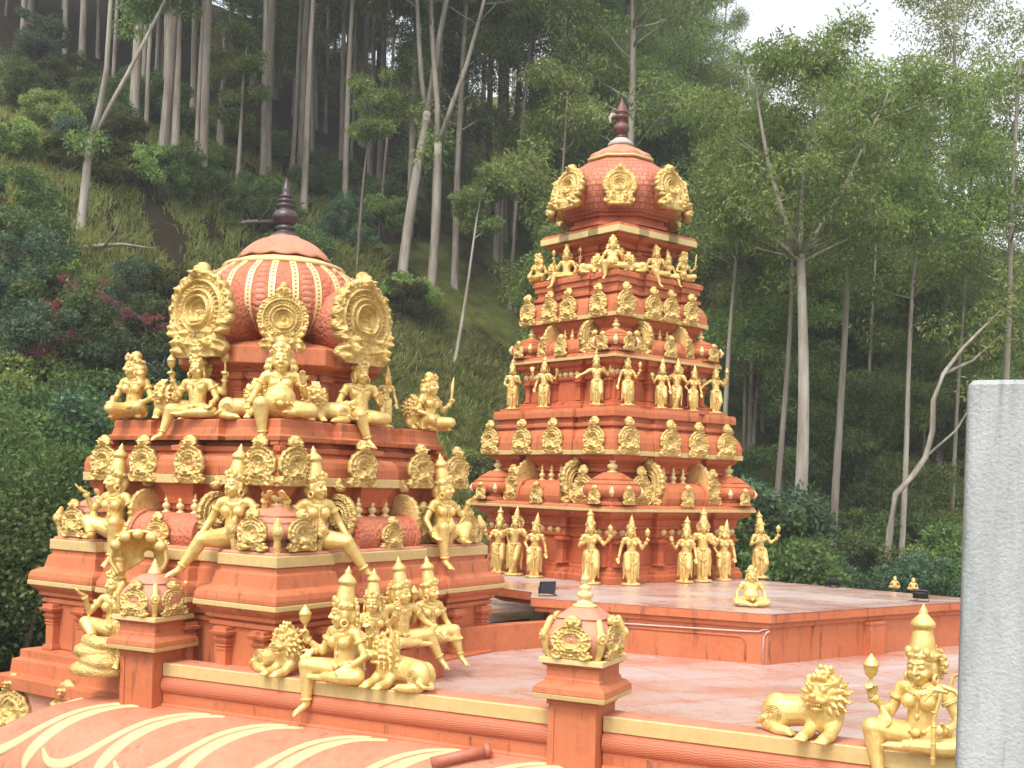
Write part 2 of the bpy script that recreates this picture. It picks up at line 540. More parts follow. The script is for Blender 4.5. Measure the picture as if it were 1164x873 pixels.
def nasi_mesh(name, Wd, H, seed, res, depth, wings=False):
    """big arched dormer face of a dome: nested horseshoes round a deep niche, flame crest round the rim"""
    rg = np.random.RandomState(seed)
    r0 = Wd * (.42 if wings else .43); cz = max(H * .47, r0 * .98) if not wings else H * .48
    kz = r0 / (H * .40) if wings else 1.0
    NT = 10.5 if wings else 11
    def rad(X, Z): return np.sqrt(X ** 2 + ((Z - cz) * kz) ** 2)
    def mask(X, Z):
        a = np.arctan2(X, Z - cz)
        amp = .09 if wings else .045
        ser = r0 * (1 + amp * np.abs(np.cos(a * NT)) ** .7)
        mk = (rad(X, Z) < ser) & (Z > 0)
        ww = Wd * (.30 + .10 * np.abs(np.sin(Z / H * 16)))
        mk |= (np.abs(X) < ww) & (Z < H * .34)
        mk |= ((X / (Wd * (.085 if wings else .055))) ** 2 + ((Z - H * .93) / (H * .07)) ** 2) < 1
        mk |= ((X / (Wd * .13)) ** 2 + ((Z - H * .87) / (H * .055)) ** 2) < 1
        return mk
    T = Wd * .05
    blobs = [(rg.uniform(-.5, .5) * Wd, rg.uniform(.0, 1) * H, rg.uniform(.012, .03) * Wd, rg.uniform(.3, 1) * T * .55) for _ in range(190)]
    def hgt(X, Z):
        a = np.arctan2(X, Z - cz); r = rad(X, Z) / r0
        up = 1 / (1 + np.exp(-(Z - cz * .62) / (H * .03)))
        h = T * .45 * np.exp(-((r - 1.02) / .07) ** 2) * np.abs(np.cos(a * NT))
        h += T * .5 * np.abs(np.cos(a * NT * 2)) * np.exp(-((r - .98) / .08) ** 2) * up
        h += T * .5 * np.exp(-((r - .90) / .035) ** 2) * (.8 + .5 * np.cos(a * 40))
        for rr, w, k in ((.80, .04, .9), (.66, .03, .6), (.55, .05, 1.0), (.40, .05, 1.2), (.29, .03, .7)):
            h += T * k * 1.35 * np.exp(-((r - rr) / w) ** 2) * up
        h += T * .5 * np.exp(-((r - .66) / .045) ** 2) * np.cos(a * 34)
        h -= T * 1.6 * np.exp(-(r / .22) ** 2)
        h += T * .5 * (1 - up)
        h += G(X, Z, 0, cz * 1.0, Wd * .04, H * .035, T * 2.6) + G(X, Z, 0, cz * .78, Wd * .065, H * .07, T * 2.2)
        h += G(X, Z, 0, H * .87, Wd * .08, H * .05, T * 1.9) + G(X, Z, 0, H * .94, Wd * .04, H * .03, T * 1.6)
        for s in (-1, 1):
            h += G(X, Z, s * Wd * .045, H * .89, Wd * .02, H * .016, T * 1.4)
            for q in range(4): h += G(X, Z, s * Wd * (.30 + .02 * q), H * (.07 + .085 * q), Wd * .045, H * .035, T * 1.8)
            h += G(X, Z, s * Wd * .17, H * .15, Wd * .05, H * .06, T * 2.0) + G(X, Z, s * Wd * .17, H * .25, Wd * .035, H * .03, T * 2.2)
        for bx, bz, br, bh in blobs: h += G(X, Z, bx, bz, br, br, bh) * ((r > .85) | (Z < H * .3))
        return h
    return relief(name, Wd, H, mask, hgt, res, int(res * H / Wd), depth)

def pot_mesh(name, h, r, n=14):
    """pot-shaped finial"""
    b = PB()
    b.revolve([(r * a, h * z) for a, z in ((1, 0), (1, .06), (.55, .1), (.5, .16), (.92, .24), (1, .32), (.9, .40), (.45, .46), (.42, .5), (.66, .56), (.6, .62), (.3, .67), (.28, .7), (.42, .76), (.36, .82), (.16, .9), (.05, 1))], n)
    return b.mesh(name)

def kuta(parent, loc, rz, w, h, mats, name='corner_pavilion', floral=False, pot=True, kud=None, kud_gap=0.0, kscale=1.18):
    """small square pavilion roof: neck, bulging dome, pot finial, plaques on its two outward faces"""
    P = [(w / 2 * math.copysign(abs(math.cos(t)) ** .42, math.cos(t)), w / 2 * math.copysign(abs(math.sin(t)) ** .42, math.sin(t))) for t in [2 * PI * (i + .5) / 32 for i in range(32)]]
    pr = [(0, 0), (.10 * h, 0), (.12 * h, -.08 * w), (.24 * h, -.08 * w), (.26 * h, .0), (.32 * h, .04 * w), (.42 * h, .07 * w), (.52 * h, .06 * w), (.62 * h, .0)]
    pr += [(.63 * h, .01 * w), (.66 * h, .01 * w), (.67 * h, -.03 * w), (.76 * h, -.10 * w), (.77 * h, -.09 * w), (.80 * h, -.09 * w), (.81 * h, -.13 * w), (.92 * h, -.24 * w), (1.0 * h, -.33 * w)]
    k = moulding(name, P, pr, mats[0], parent, half=w / 2)
    for p_ in k.data.polygons: p_.use_smooth = True
    k.data.set_sharp_from_angle(angle=R(38))
    k.location = loc; k.rotation_euler = (0, 0, rz)
    if pot:
        p = link('pot_finial', pot_mesh('pot', h * .62, w * .125), k, [GOLD_P])
        p.location = (0, 0, h * .99)
    if kud is not None:
        for (x, y, a) in ((0, -1, 0), (-1, 0, -90)):
            q = link('plaque', kud, k, []); q.scale = (kscale, 1, kscale)
            q.location = (x * (w * .5 + .02 + kud_gap), y * (w * .5 + .02 + kud_gap), .02 * h)
            q.rotation_euler = (0, 0, R(a))
    return k

def sala(parent, loc, rz, L, w, h, mat, endmesh, pots=3, small=None, both=True):
    """barrel-vaulted pavilion roof running along local X"""
    pts = []
    for i in range(19):
        t = R(-28 + 236 * i / 18)
        gr = 1.0 - (.012 if i % 2 else 0)
        pts.append((math.cos(t) * w * .5 * gr, h * .45 + math.sin(t) * h * .55 * gr))
    zmin = min(p[1] for p in pts)
    V, F = [], []
    xs = [-L / 2, -L / 2 + L * .06, -L / 2 + L * .0601, L / 2 - L * .0601, L / 2 - L * .06, L / 2]
    sc = [1.1, 1.1, 1, 1, 1.1, 1.1]
    n = len(pts)
    for x, s in zip(xs, sc):
        for y, z in pts: V.append((x, y * s, (z - h * .45) * s + h * .45 - zmin))
    for k in range(len(xs) - 1):
        for i in range(n):
            i2 = (i + 1) % n
            F.append((k * n + i, k * n + i2, (k + 1) * n + i2, (k + 1) * n + i))
    F.append(tuple(range(n - 1, -1, -1))); F.append(tuple((len(xs) - 1) * n + i for i in range(n)))
    me = bpy.data.meshes.new('barrel_pavilion'); me.from_pydata(V, [], F)
    o = link('barrel_pavilion', me, parent, [mat])
    o.location = loc; o.rotation_euler = (0, 0, rz)
    top = h - zmin
    for i in range(pots):
        p = link('pot_finial', SMALLPOT[0], o, [] if SMALLPOT[0].materials else [GOLD_P])
        sf = h * .58 / .3
        p.scale = (sf, sf, sf)
        p.location = ((i - (pots - 1) / 2) * L * .22, 0, top - .012)
    if endmesh is not None:
        for sgn in ((-1, 1) if both else (-1,)):
            e = link('gable_plaque', endmesh, o, [])
            e.location = (sgn * (L / 2), 0, -.03)
            e.rotation_euler = (0, 0, R(-90 if sgn < 0 else 90))
    if small is not None:
        e = link('plaque', small, o, [])
        e.location = (0, -w * .5 - .01, -.02)
    return o
SMALLPOT = [pot_mesh('small_pot', .3, .06)]
SMALLPOT[0].materials.append(GOLD_P)

def withmat(me, *ms):
    for mt in ms: me.materials.append(mt)
    return me

def face_local(a, face, s, out, z):
    """point on the right ('R') or left ('L') visible face of a square of half side a; s from the near corner"""
    return Vector((-a + s, -a - out, z)) if face == 'R' else Vector((-a - out, -a + s, z))

def solve_s(root_M, a, face, px, out, z):
    lo, hi = -a, 3 * a
    for _ in range(40):
        mid = (lo + hi) / 2
        x = proj(root_M @ face_local(a, face, mid, out, z))[0]
        if (x < px) == (face == 'R'): lo = mid
        else: hi = mid
    return (lo + hi) / 2

FROT = {'R': 0.0, 'L': R(-90), 'C': R(-45)}

def root_matrix(loc, rz): return Matrix.Translation(loc) @ Matrix.Rotation(rz, 4, 'Z')

def pilaster(parent, loc, rz, w, h, mat, name='pilaster'):
    P = [(-w/2, -w*.35), (w/2, -w*.35), (w/2, w*.35), (-w/2, w*.35)]
    pr = [(0, .12*w), (.06*h, .12*w), (.065*h, .02*w), (.10*h, .02*w), (.105*h, -.08*w), (.55*h, -.08*w), (.555*h, -.02*w), (.585*h, -.02*w), (.59*h, -.10*w), (.62*h, -.10*w), (.625*h, .0), (.66*h, .0),
          (.665*h, -.1*w), (.70*h, .02*w), (.76*h, .12*w), (.78*h, -.05*w), (.82*h, -.05*w), (.86*h, .25*w), (.92*h, .32*w), (.93*h, .12*w), (1.0*h, .12*w)]
    o = moulding(name, P, pr, mat, parent)
    o.location = loc; o.rotation_euler = (0, 0, rz)
    return o

# ================================================================ domed shrine (left)
HD = math.sqrt(.5)
DL = at_d(317, 540, 15.1); DL.z = 0
D_RZ = math.atan2(-DL.y, -DL.x) - R(225)
shrine = empty('domed_shrine', DL, D_RZ, 'broad terracotta shrine with a ribbed round dome and gilded ornaments, left of the tower', 'shrine')
DM = root_matrix(DL, D_RZ)

KH = .955
def lev(P, a, L): return [(z, hd * HD * (KH if a == 2.0 else 1.0) - a) for z, hd in L]

def stack(parent, name, P, a, segs):
    """segs: (name, material, levels as (z, half diagonal)); each its own mesh under parent"""
    out = []
    for i, (nm, mt, L) in enumerate(segs):
        out.append(moulding(nm, P, lev(P, a, L), mt, parent, caps=(True, True), bevel=.008))
    return out

DP = redent(2.0, .92, .13, .62, .02)
CUT = 1.25
PP = [(-2.0 + CUT, -2.0), (2.0, -2.0), (2.0, 2.0), (-2.0, 2.0), (-2.0, -2.0 + CUT)]
moulding('plinth_foot', PP, lev(PP, 2.0, [(-2.6, 3.45), (-.462, 3.45)]), TERRA_S, shrine, bevel=.008)
moulding('plinth', PP, lev(PP, 2.0, [(-.46, 3.46), (-.44, 3.62), (-.28, 3.62), (-.26, 3.42), (-.09, 3.40), (-.07, 3.30), (.03, 3.30), (.05, 3.12)]), TERRA, shrine, bevel=.008)
st = stack(shrine, 'plinth', DP, 2.0, [
    ('plinth', TERRA_S, [(-.4, 3.0), (.05, 3.0)]),
    ('lower_wall', TERRA, [(.052, 2.98), (.62, 2.98), (.63, 3.04), (.68, 3.04), (.69, 2.99), (.72, 3.09), (.77, 3.09), (.78, 3.13), (.83, 3.2), (.848, 3.2)]),
    ('gilded_band', GOLD_B, [(.85, 3.235), (.91, 3.235)]),
    ('lower_cornice', TERRA, [(.912, 3.225), (.96, 3.225), (1.02, 3.2), (1.06, 3.1), (1.07, 3.03), (1.16, 3.0), (1.22, 2.98), (1.24, 2.93), (1.298, 2.93)]),
    ('gilded_band', GOLD_B, [(1.3, 2.965), (1.42, 2.965), (1.428, 2.94)]),
    ('ledge', TERRA_P, [(1.43, 2.93), (1.46, 2.90)]),
    ('upper_wall', TERRA_D, [(1.462, 2.30), (1.52, 2.30), (1.53, 2.36), (1.6, 2.36), (1.61, 2.28), (1.86, 2.26), (1.87, 2.32), (1.93, 2.32), (1.94, 2.38), (2.02, 2.40), (2.10, 2.45), (2.18, 2.50)]),
    ('gilded_band', GOLD_B, [(2.182, 2.57), (2.29, 2.57)]),
    ('upper_cornice', TERRA, [(2.292, 2.555), (2.40, 2.555), (2.47, 2.53), (2.52, 2.46), (2.525, 2.34), (2.56, 2.30), (2.58, 2.36), (2.64, 2.36), (2.65, 2.26), (2.70, 2.26)]),
])
DP2 = redent(1.45, .66, .10, .45, .02)
st += stack(shrine, '', DP2, 1.45, [
    ('statue_ledge', TERRA, [(2.702, 2.18), (2.76, 2.20), (2.78, 2.12), (2.84, 2.10), (2.86, 2.09), (2.95, 2.09), (2.96, 2.07)]),
])
lw, uc, ledge_o = st[1], st[8], st[5]
# pilasters on the lower wall
for face in 'RL':
    for s in (.14, .72, 1.36, 2.58, 3.20, 3.82):
        pilaster(lw, face_local(2.98 * HD * KH, face, s, .05 if not (1.1 < s < 3.0) else .04, .055), FROT[face], .17, .565, TERRA)
# round plaques on the upper cornice
KU = [withmat(kudu_mesh('kudu', .55, .57, i, 60), GOLD_R) for i in range(3)]
KS = [withmat(kudu_mesh('kudu_small', .40, .44, 7 + i, 46), GOLD_R) for i in range(2)]
KG = withmat(nasi_mesh('gable', .60, .86, 11, 60, .05), GOLD_R)
a2 = 2.545 * HD * KH
for k, (px, f) in enumerate(((118, 'L'), (163, 'L'), (215, 'L'), (295, 'L'), (335, 'R'), (412, 'R'), (478, 'R'), (519, 'R'))):
    s = solve_s(DM, a2, f, px, .03, 2.3)
    q = link('arched_plaque', KU[k % 3], uc); q.location = face_local(a2, f, s, .005, 2.19); q.rotation_euler = (0, 0, FROT[f])
# roof pavilions on the ledge: corner domes and barrel roofs
ah = 2.93 * HD * KH
HZ = 1.462
KK = withmat(kudu_mesh('kuta_kudu', .42, .40, 21, 50), GOLD_R)
def shrine_corner(x, y, rz=0):
    k = kuta(shrine, (x, y, HZ), rz, .66, .50, (TERRA_P,), kud=KK, kud_gap=.01)
    for cx_, cy_ in ((-1, -1), (1, -1), (-1, 1)):     # gilded cobra-hood bracket on each outer edge of the little dome
        b = PB(); b.chain([(0, -.02, 0), (0, -.05, .12), (0, -.06, .22), (0, -.03, .34)], [.045, .035, .075, .03], 10)
        b.ell((0, -.085, .22), (.05, .02, .055))
        e = link('hood_bracket', withmat(b.mesh('bracket'), GOLD_R), k)
        e.location = (cx_ * .31, cy_ * .31, .01); e.rotation_euler = (0, 0, math.atan2(cy_, cx_) + PI / 2)
    return k
cc = ah - .40
shrine_corner(-cc, -cc); shrine_corner(cc, -cc); shrine_corner(-cc, cc); shrine_corner(cc, cc)
for f, x, y, rz in (('R', 0, -1, 0), ('L', -1, 0, -90), ('B', 0, 1, 180), ('T', 1, 0, 90)):
    d = ah - .36
    sala(shrine, (x * d, y * d, HZ), R(rz), 1.15, .60, .46, TERRA_F, KG, 3, KK if f in 'RL' else None)
    if f in 'RL':      # tall plaques either side, against the wall
        for sg in (-1, 1):
            e = link('wall_plaque', KS[0], shrine)
            e.scale = (1.1, 1.1, 1.25)
            v = Vector((sg * 1.02, -2.30 * HD * KH - .06, HZ)); v = Matrix.Rotation(R(rz), 3, 'Z') @ v
            e.location = v; e.rotation_euler = (0, 0, R(rz))
# neck under the dome
GP = ngon(8, 1.0, R(22.5))
moulding('neck', GP, [(2.962, .24), (3.02, .24), (3.03, .10), (3.12, .06), (3.5, .06), (3.52, .12), (3.56, .12)], TERRA_D, shrine, bevel=.006)
nk = moulding('neck_cornice', GP, [(3.562, .14), (3.60, .18), (3.64, .30), (3.66, .34), (3.86, .34), (3.88, .28), (3.94, .1)], TERRA, shrine, bevel=.008)
for k in range(8):
    for dlt in (-17, 17):
        a = R(45 * k + dlt)
        r_ = 1.065 * math.cos(R(22.5)) / math.cos(R(dlt)) + .03
        pilaster(shrine, (r_ * math.cos(a), r_ * math.sin(a), 3.0), R(45 * k) + PI / 2, .15, .56, TERRA, 'neck_pilaster')
# dome
prof = [(.86, 3.92), (.88, 3.98), (.80, 4.0), (.80, 4.05), (.88, 4.08), (.96, 4.2), (1.01, 4.36), (1.02, 4.5), (1.0, 4.64), (.94, 4.79), (.85, 4.92), (.75, 5.02), (.66, 5.08)]
def dome_r(z):
    for (r0, z0), (r1, z1) in zip(prof, prof[1:]):
        if z0 <= z <= z1: return r0 + (r1 - r0) * (z - z0) / max(z1 - z0, 1e-6)
    return prof[-1][0]
zz = [3.92, 3.98, 4.0, 4.05] + [4.08 + (5.08 - 4.08) * i / 24 for i in range(25)]
zz = zz[:4] + [4.08 + .93 * i / 24 for i in range(25)]
V, F, MI = [], [], []
nd = 144
from_idx = len(zz)
def smooth_r(z):
    if z < 4.08: return dome_r(z)
    t = (z - 4.08) / .93
    ks = [.90, 1.03, 1.10, 1.11, 1.07, .97, .76]
    u = t * 6; i = min(int(u), 5); f_ = u - i
    p0, p1, p2, p3 = ks[max(i - 1, 0)], ks[i], ks[i + 1], ks[min(i + 2, 6)]
    return .5 * (2 * p1 + (p2 - p0) * f_ + (2 * p0 - 5 * p1 + 4 * p2 - p3) * f_ ** 2 + (3 * p1 - p0 - 3 * p2 + p3) * f_ ** 3)
b = PB(); b.revolve([(smooth_r(z), z) for z in zz], nd)
dome = link('dome', withmat(b.mesh('dome'), TERRA_F), shrine)
# scale-like tiles on every second panel, gilded ribs between, shade of their holes painted as dots
def rib_mat():
    mt, nt, N, L, B = newmat('gilded_rib')
    tc = N.new('ShaderNodeTexCoord').outputs['Object']
    sp = N.new('ShaderNodeSeparateXYZ'); L.new(tc, sp.inputs[0])
    w = math_n(nt, 'SINE', math_n(nt, 'MULTIPLY', sp.outputs['Z'], 2 * PI / .05))
    cx_ = math_n(nt, 'LESS_THAN', math_n(nt, 'ABSOLUTE', sp.outputs['Y']), .013)
    hole_shade = math_n(nt, 'MULTIPLY', math_n(nt, 'GREATER_THAN', w, .25), cx_)
    L.new(mix(nt, hole_shade, (.78, .58, .28), (.22, .07, .03)), B.inputs['Base Color'])
    B.inputs['Roughness'].default_value = .5; B.inputs['Metallic'].default_value = .15
    return mt
RIB = rib_mat()
rz_ = [4.09 + (5.005 - 4.09) * i / 20 for i in range(21)]
V, F = [], []
for z in rz_:
    r_ = smooth_r(z)
    hw = .040
    V += [(r_ - .02, -hw, z), (r_ + .016, -hw, z), (r_ + .016, hw, z), (r_ - .02, hw, z)]
for i in range(20):
    for j in range(4):
        j2 = (j + 1) % 4
        F.append((i * 4 + j, i * 4 + j2, (i + 1) * 4 + j2, (i + 1) * 4 + j))
F += [(3, 2, 1, 0), (80, 81, 82, 83)]
rme = bpy.data.meshes.new('rib'); rme.from_pydata(V, [], F); rme.materials.append(RIB)
for k in range(24):
    o = link('rib', rme, dome); o.rotation_euler = (0, 0, R(15 * k) + R(225 - 7.5))
b = PB()
for row in range(12):
    z = 4.14 + row * .068
    r_ = smooth_r(z)
    b.ell((r_ - .012, 0, z), (.02, r_ * .105 - .035, .045), 10, 6)
tme = withmat(b.mesh('tile'), TERRA_P)
for k in range(12):
    o = link('tile_panel', tme, dome); o.rotation_euler = (0, 0, R(30 * k) + R(225) + R(15))
b = PB(); b.revolve([(.72, 4.985), (.785, 4.99), (.80, 5.02), (.775, 5.045), (.68, 5.075), (.56, 5.12)], 64)
link('gilded_ring', withmat(b.mesh('ring'), GOLD_P), dome)
V, F = [], []
lp = [(.60, 5.121), (.60, 5.14), (.585, 5.16), (.52, 5.22), (.44, 5.29), (.34, 5.35), (.22, 5.40), (.17, 5.44)]
for k, (r_, z) in enumerate(lp):
    for i in range(96):
        a = 2 * PI * i / 96
        pet = abs(math.sin(a * 6))
        rr = r_ * (1 + (.055 * pet - .03) * (1 - k / 7)); zo = (-.035 * pet if k < 3 else .012 * pet) * (1 - k / 7)
        V.append((rr * math.cos(a), rr * math.sin(a), z + zo + .03))
for k in range(7):
    for i in range(96):
        i2 = (i + 1) % 96
        F.append((k * 96 + i, k * 96 + i2, (k + 1) * 96 + i2, (k + 1) * 96 + i))
F.append(tuple(range(95, -1, -1))); F.append(tuple(7 * 96 + i for i in range(96)))
me = bpy.data.meshes.new('lotus_cap'); me.from_pydata(V, [], F); me.polygons.foreach_set('use_smooth', [True] * len(me.polygons))
link('lotus_cap', withmat(me, TERRA_P), dome)
b = PB()
b.revolve([(.20, 5.43), (.19, 5.47), (.13, 5.50), (.10, 5.53), (.13, 5.55), (.13, 5.58), (.085, 5.60), (.10, 5.62), (.165, 5.67), (.175, 5.73), (.14, 5.79), (.08, 5.82), (.13, 5.85), (.13, 5.875), (.07, 5.89),
           (.11, 5.915), (.11, 5.94), (.06, 5.955), (.09, 5.975), (.09, 6.0), (.045, 6.015), (.06, 6.06), (.055, 6.09), (.03, 6.14), (.004, 6.25)], 24)
link('pot_finial', withmat(b.mesh('finial'), FINIAL_D), dome)
# dormers of the dome: big ones on the four sides, small ones over the corners
NB = withmat(nasi_mesh('nasi_big', 1.20, 1.16, 3, 130, .06, True), GOLD_R)
NS = withmat(nasi_mesh('nasi_small', .70, .86, 4, 90, .08), GOLD_R)
for k in range(4):
    o = link('large_dormer', NB, dome); a = R(90 * k)
    o.location = (math.cos(a) * 1.34, math.sin(a) * 1.34, 3.72); o.rotation_euler = (0, 0, a + PI / 2)
    b = PB(); b.revolve([(.40, .02), (.42, .10), (.42, .80)], 28, Matrix.Rotation(-PI / 2, 4, 'X'))
    e = link('dormer_vault', withmat(b.mesh('vault'), TERRA_F), o); e.location = (0, .0, .54)
    o = link('small_dormer', NS, dome); a = R(90 * k + 45)
    o.location = (math.cos(a) * 1.16, math.sin(a) * 1.16, 3.80); o.rotation_euler = (0, 0, a + PI / 2)

# ================================================================ tall tower (right)
TL = at_d(695, 575, 20.8); TL.z = 0
T_RZ = math.atan2(-TL.y, -TL.x) - R(225)
tower = empty('temple_tower', TL, T_RZ, 'tall stepped terracotta temple tower with rows of gilded plaques and a scaly dome', 'tower')
TM = root_matrix(TL, T_RZ)
SLAB = .68
def tstack(a, segs, cw=.36, bw=.30):
    P = redent(a, a * cw, a * .07, a * bw, .0)
    return stack(tower, '', P, a, segs)
T0 = tstack(1.56, [
    ('storey_base', TERRA_D, [(SLAB + .002, 2.38), (.78, 2.38), (.80, 2.34), (.86, 2.33), (.88, 2.25), (.93, 2.25), (.95, 2.2)]),
    ('storey_wall', TERRA_D, [(.952, 2.18), (1.40, 2.18), (1.41, 2.24), (1.46, 2.26), (1.47, 2.20), (1.56, 2.20), (1.57, 2.27), (1.61, 2.30), (1.62, 2.25), (1.72, 2.27), (1.76, 2.40), (1.82, 2.5), (1.858, 2.53)]),
    ('gilded_band', GOLD_B, [(1.86, 2.60), (1.91, 2.60)]),
    ('storey_ledge', TERRA, [(1.912, 2.585), (1.95, 2.56), (1.97, 2.5)])])
T1 = tstack(1.42, [
    ('recess_wall', TERRA_D, [(1.972, 1.98), (2.5, 1.96), (2.51, 2.03), (2.56, 2.03), (2.57, 1.99), (2.64, 2.05), (2.72, 2.2), (2.788, 2.26)]),
    ('gilded_band', GOLD_B, [(2.79, 2.34), (2.87, 2.34)]),
    ('cornice', TERRA, [(2.872, 2.325), (3.0, 2.32), (3.1, 2.28), (3.2, 2.19), (3.23, 2.10), (3.26, 2.10), (3.27, 2.17), (3.33, 2.17), (3.34, 2.10), (3.42, 2.10), (3.43, 2.2), (3.52, 2.2), (3.58, 2.18)])])
T2 = tstack(1.15, [
    ('storey_base', TERRA_D, [(3.582, 1.80), (3.66, 1.80), (3.67, 1.74), (3.72, 1.74), (3.74, 1.66)]),
    ('storey_wall', TERRA_D, [(3.742, 1.62), (4.10, 1.60), (4.11, 1.66), (4.16, 1.68), (4.17, 1.62), (4.25, 1.62), (4.26, 1.68), (4.31, 1.7), (4.35, 1.8), (4.428, 1.86)]),
    ('gilded_band', GOLD_B, [(4.43, 1.92), (4.48, 1.92)]),
    ('storey_ledge', TERRA, [(4.482, 1.905), (4.52, 1.88), (4.54, 1.84)])])
T3 = tstack(1.0, [
    ('recess_wall', TERRA_D, [(4.542, 1.40), (4.92, 1.38), (4.93, 1.44), (4.97, 1.44), (4.98, 1.42), (5.06, 1.52), (5.148, 1.59)]),
    ('gilded_band', GOLD_B, [(5.15, 1.66), (5.22, 1.66)]),
    ('cornice', TERRA, [(5.222, 1.645), (5.36, 1.63), (5.46, 1.58), (5.53, 1.50), (5.55, 1.44), (5.57, 1.44), (5.58, 1.52), (5.64, 1.52), (5.65, 1.44), (5.74, 1.44), (5.75, 1.50), (5.84, 1.50), (5.85, 1.55), (5.93, 1.55), (5.95, 1.5)])])
T4 = tstack(.75, [
    ('storey_wall', TERRA_D, [(5.952, 1.05), (6.04, 1.05), (6.05, .97), (6.36, .95), (6.37, 1.0), (6.42, 1.0), (6.43, 1.06), (6.5, 1.1), (6.56, 1.28), (6.618, 1.34)]),
    ('gilded_band', GOLD_P, [(6.62, 1.42), (6.73, 1.42)]),
    ('storey_ledge', TERRA, [(6.732, 1.405), (6.78, 1.38), (6.79, 1.2), (6.83, 1.15), (6.84, 1.02)])], .34, .34)
# plaques on the two cornices
TK = [withmat(kudu_mesh('tower_kudu', .54, .62, 30 + i, 54, 'tall'), GOLD_R) for i in range(3)]
TKs = [withmat(kudu_mesh('tower_kudu_small', .34, .38, 40 + i, 40), GOLD_R) for i in range(2)]
TG = withmat(nasi_mesh('tower_gable', .74, .84, 51, 64, .05, True), GOLD_R)
TGs = withmat(nasi_mesh('tower_gable_small', .58, .68, 52, 54, .05, True), GOLD_R)
for k, (px, f) in enumerate(((557, 'L'), (593, 'L'), (628, 'L'), (675, 'L'), (715, 'R'), (762, 'R'), (794, 'R'), (826, 'R'))):
    a = 2.32 * HD
    s = solve_s(TM, a, f, px, .03, 3.0)
    q = link('arched_plaque', TK[k % 3], T1[2]); q.location = face_local(a, f, s, .004, 2.80); q.rotation_euler = (0, 0, FROT[f])
for k, (px, f) in enumerate(((600, 'L'), (625, 'L'), (646, 'L'), (680, 'L'), (712, 'R'), (743, 'R'), (763, 'R'), (786, 'R'))):
    a = 1.645 * HD
    s = solve_s(TM, a, f, px, .03, 5.4)
    q = link('arched_plaque', TK[(k + 1) % 3], T3[2]); q.location = face_local(a, f, s, .004, 5.15); q.rotation_euler = (0, 0, FROT[f]); q.scale = (.84, 1, .93)
def hara(z, a, kw, kh, sL, sw, sh, gable, ksm, tall):
    d = a - kw * .5 - .015
    for x, y in ((-1, -1), (1, -1), (-1, 1), (1, 1)):
        k = kuta(tower, (x * d, y * d, z), 0, kw, kh, (TERRA,), kud=ksm, kscale=.82)
        b = PB(); b.chain([(0, 0, 0), (0, -.02, .05), (0, 0, .12)], [.03, .045, .02], 8)
        for cx_, cy_ in ((-1, -1), (1, -1), (-1, 1)):
            e = link('bud_bracket', withmat(b.mesh('bud'), GOLD_P), k)
            e.location = (cx_ * kw * .47, cy_ * kw * .47, kh * .3); e.rotation_euler = (0, 0, math.atan2(cy_, cx_) + PI / 2)
    for f, x, y, rz in (('R', 0, -1, 0), ('L', -1, 0, -90), ('B', 0, 1, 180), ('T', 1, 0, 90)):
        dd = a - sw * .5 - .05
        sala(tower, (x * dd, y * dd, z), R(rz), sL, sw, sh, TERRA, gable, 3, ksm if f in 'RL' else None)
        if f in 'RL':
            for sg in (-1, 1):
                e = link('wall_plaque', tall, tower)
                v = Matrix.Rotation(R(rz), 3, 'Z') @ Vector((sg * (sL * .5 + (a - kw - sL * .5) * .60), -(a - kw * .40), z)); e.scale = (1, 1, 1.05)
                e.location = v; e.rotation_euler = (0, 0, R(rz))
hara(1.972, 2.60 * HD, .70, .53, 1.12, .62, .48, TG, TKs[0], TK[2])
hara(4.542, 1.93 * HD, .54, .38, .86, .48, .36, TGs, TKs[1], TKs[0])
# rosettes under the ledges and half-columns on the walls
ros = PB()
ros.ell((0, -.02, 0), (.045, .03, .045), 10, 6)
for i in range(6): ros.ell((.045 * math.cos(i * PI / 3), -.01, .045 * math.sin(i * PI / 3)), (.025, .02, .025), 8, 5)
ros = withmat(ros.mesh('rosette'), GOLD_P)
for par, hd, z, groups in ((T0[1], 2.20, 1.515, ((.0, .2, .4), (1.2, 1.4, 1.6, 1.8), (2.6, 2.8, 3.0))), (T2[1], 1.62, 4.21, ((.0, .16, .32), (.85, 1.0, 1.15, 1.3), (1.9, 2.05, 2.2)))):
    a = hd * HD
    for f in 'RL':
        for g in groups:
            for s in g:
                e = link('rosette', ros, par); e.location = face_local(a, f, s + .06, .0, z); e.rotation_euler = (0, 0, FROT[f])
for f in 'RL':
    for s in (.13, .42, 1.12, 1.95, 2.65, 2.95):
        pilaster(T0[1], face_local(2.18 * HD, f, s, .045, .953), FROT[f], .16, .45, TERRA_D, 'half_column')
    for s in (.1, .36, .82, 1.46, 1.92, 2.16):
        pilaster(T2[1], face_local(1.6 * HD, f, s, .035, 3.743), FROT[f], .12, .36, TERRA_D, 'half_column')
    for s in (.1, .42, .92, 1.24):
        pilaster(T4[0], face_local(.95 * HD, f, s, .03, 6.052), FROT[f], .11, .31, TERRA, 'half_column')
